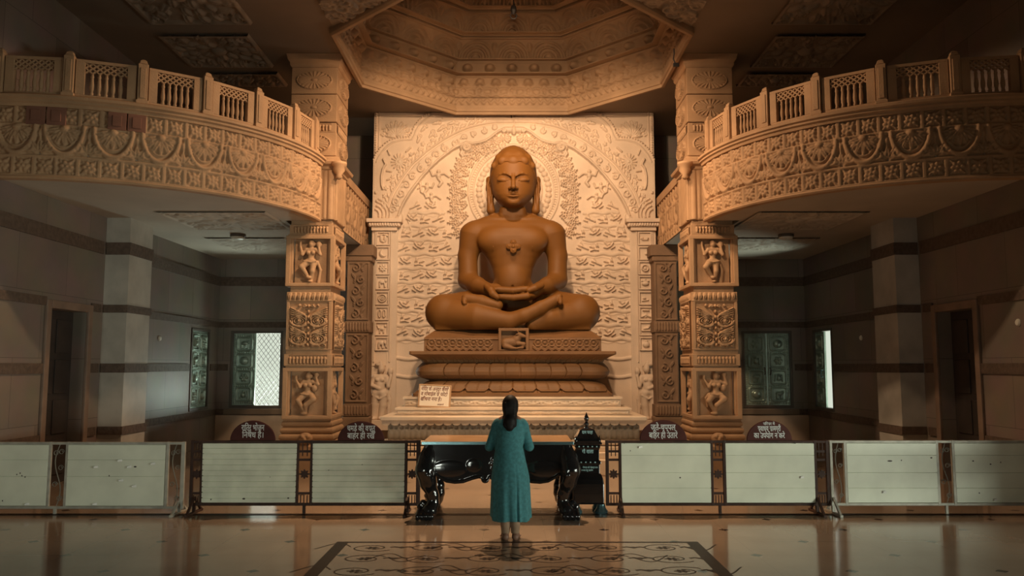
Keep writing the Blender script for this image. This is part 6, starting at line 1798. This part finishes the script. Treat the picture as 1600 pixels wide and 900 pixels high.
for j in range(rows):
    for i in range(cols):
        cx = x0 + bw + pw_ * (i + .5); cy = yf_ - .30 - ph * j; d = 1 if (i + j) % 2 else -1
        # curl with an eye
        P = [(cx + .24 * (1 - .62 * t) * math.cos(d * (t * 7.2 + .6)), cy + .17 * (1 - .62 * t) * math.sin(d * (t * 7.2 + .6))) for t in np.linspace(0, 1, 44)]; ribbon(mb, P, .016)
        P = [(cx + d * .24 + .36 * t * d, cy + .17 * math.sin(t * PI * 1.2) * -d + .05) for t in np.linspace(0, 1, 16)]; ribbon(mb, P, .016)
        for k in range(6):
            t = 2 * PI * k / 6; ribbon(mb, [(cx + .012 * math.cos(t), cy + .012 * math.sin(t)), (cx + .05 * math.cos(t), cy + .04 * math.sin(t)), (cx + .075 * math.cos(t), cy + .055 * math.sin(t))], .028)
        ex, ey = cx + pw_ / 2, cy + ph / 2 * 0 + .02
        for sx in (-1, 1): ribbon(mb, [(ex + sx * .02, ey), (ex + sx * .07, ey + .03), (ex + sx * .12, ey + .005)], .035)
        mb.add([(ex - .05, ey, .0016), (ex, ey - .04, .0016), (ex + .05, ey, .0016), (ex, ey + .04, .0016)], [(0, 1, 2, 3)])
mb.build('scroll_inlay', M['inlay'], floor)
# ================================================================== light
w = bpy.data.worlds.new('sky'); SC.world = w; w.use_nodes = True
bg = w.node_tree.nodes['Background']; bg.inputs[0].default_value = (.80, .86, .72, 1); bg.inputs[1].default_value = .85
def area(name, loc, target, size, sy, power, col):
    l = bpy.data.lights.new(name, 'AREA'); l.shape = 'RECTANGLE'; l.size = size; l.size_y = sy; l.energy = power; l.color = col
    o = bpy.data.objects.new(name, l); COL.objects.link(o); o.location = loc
    o.rotation_euler = (Vector(target) - Vector(loc)).to_track_quat('-Z', 'Y').to_euler(); return o
def spot(name, loc, target, power, col, angle, blend=.5, rad=.1):
    l = bpy.data.lights.new(name, 'SPOT'); l.energy = power; l.color = col; l.spot_size = math.radians(angle); l.spot_blend = blend; l.shadow_soft_size = rad
    o = bpy.data.objects.new(name, l); COL.objects.link(o); o.location = loc
    o.rotation_euler = (Vector(target) - Vector(loc)).to_track_quat('-Z', 'Y').to_euler(); return o
WARM = (1.0, .67, .40)
spot('hall_floodlight', (0.0, 9.4, 7.35), (0, 17, 4.6), 1800, WARM, 94, .9, .12)
spot('dome_floodlight', (0.0, 13.0, 8.45), (0, 16.2, 3.2), 950, WARM, 138, .8, .12)
spot('dome_fill', (0.0, 9.0, 6.6), (0, 17.7, 8.4), 620, WARM, 54, .8, .2)  # added spot with no fixture, fills the far side of the dome
spot('floor_downlight', (0.0, 13.0, 8.4), (0, 11.5, 0), 2600, WARM, 62, .8, .12)
for sx in (-1, 1): spot('side_floodlight', (0.0, 12.3, 7.95), (sx * 7.28, 12.5, 2.2), 720, WARM, 68, .6, .1)
# daylight: added unseen openings right and behind for fill, windows at the back
area('right_opening_fill', (WX + 3.2, 4.0, 1.05), (-2, 10.6, .9), 5.0, .7, 650, (.92, .98, .82))  # lamp added outside the unseen opening, placed to shape the fill
area('front_opening_fill', (-5.6, -11.5, 1.5), (-3, 10, 1.0), 3.6, 1.4, 480, (.92, .98, .84))  # lamp added behind the viewer to brighten the barrier boards
area('left_window_daylight', ((xl[0] + xl[1]) / 2 + .6, BY + 1.3, .7), (-5.0, 15.5, 3.8), 1.5, 1.0, 300, (.82, 1.0, .88))
area('right_window_daylight', (WX + 1.3, sum(wr_y) / 2 + .0, .7), (4.0, 16.5, 3.8), 1.5, 1.0, 300, (.82, 1.0, .88))
area('left_window_skylight', ((xl[0] + xl[1]) / 2 - 1.2, BY + 1.6, 2.2), (7.0, 14.5, 1.6), 1.3, 1.2, 800, (.86, 1.0, .88))
vs = SC.view_settings
vs.view_transform = 'Standard'; vs.look = 'None'; vs.exposure = 0.0; vs.gamma = 1.0; vs.use_curve_mapping = False
SC.cycles.use_denoising = True
SC.cycles.max_bounces = 8; SC.cycles.diffuse_bounces = 4; SC.cycles.sample_clamp_indirect = 4.0
SC.cycles.use_adaptive_sampling = False
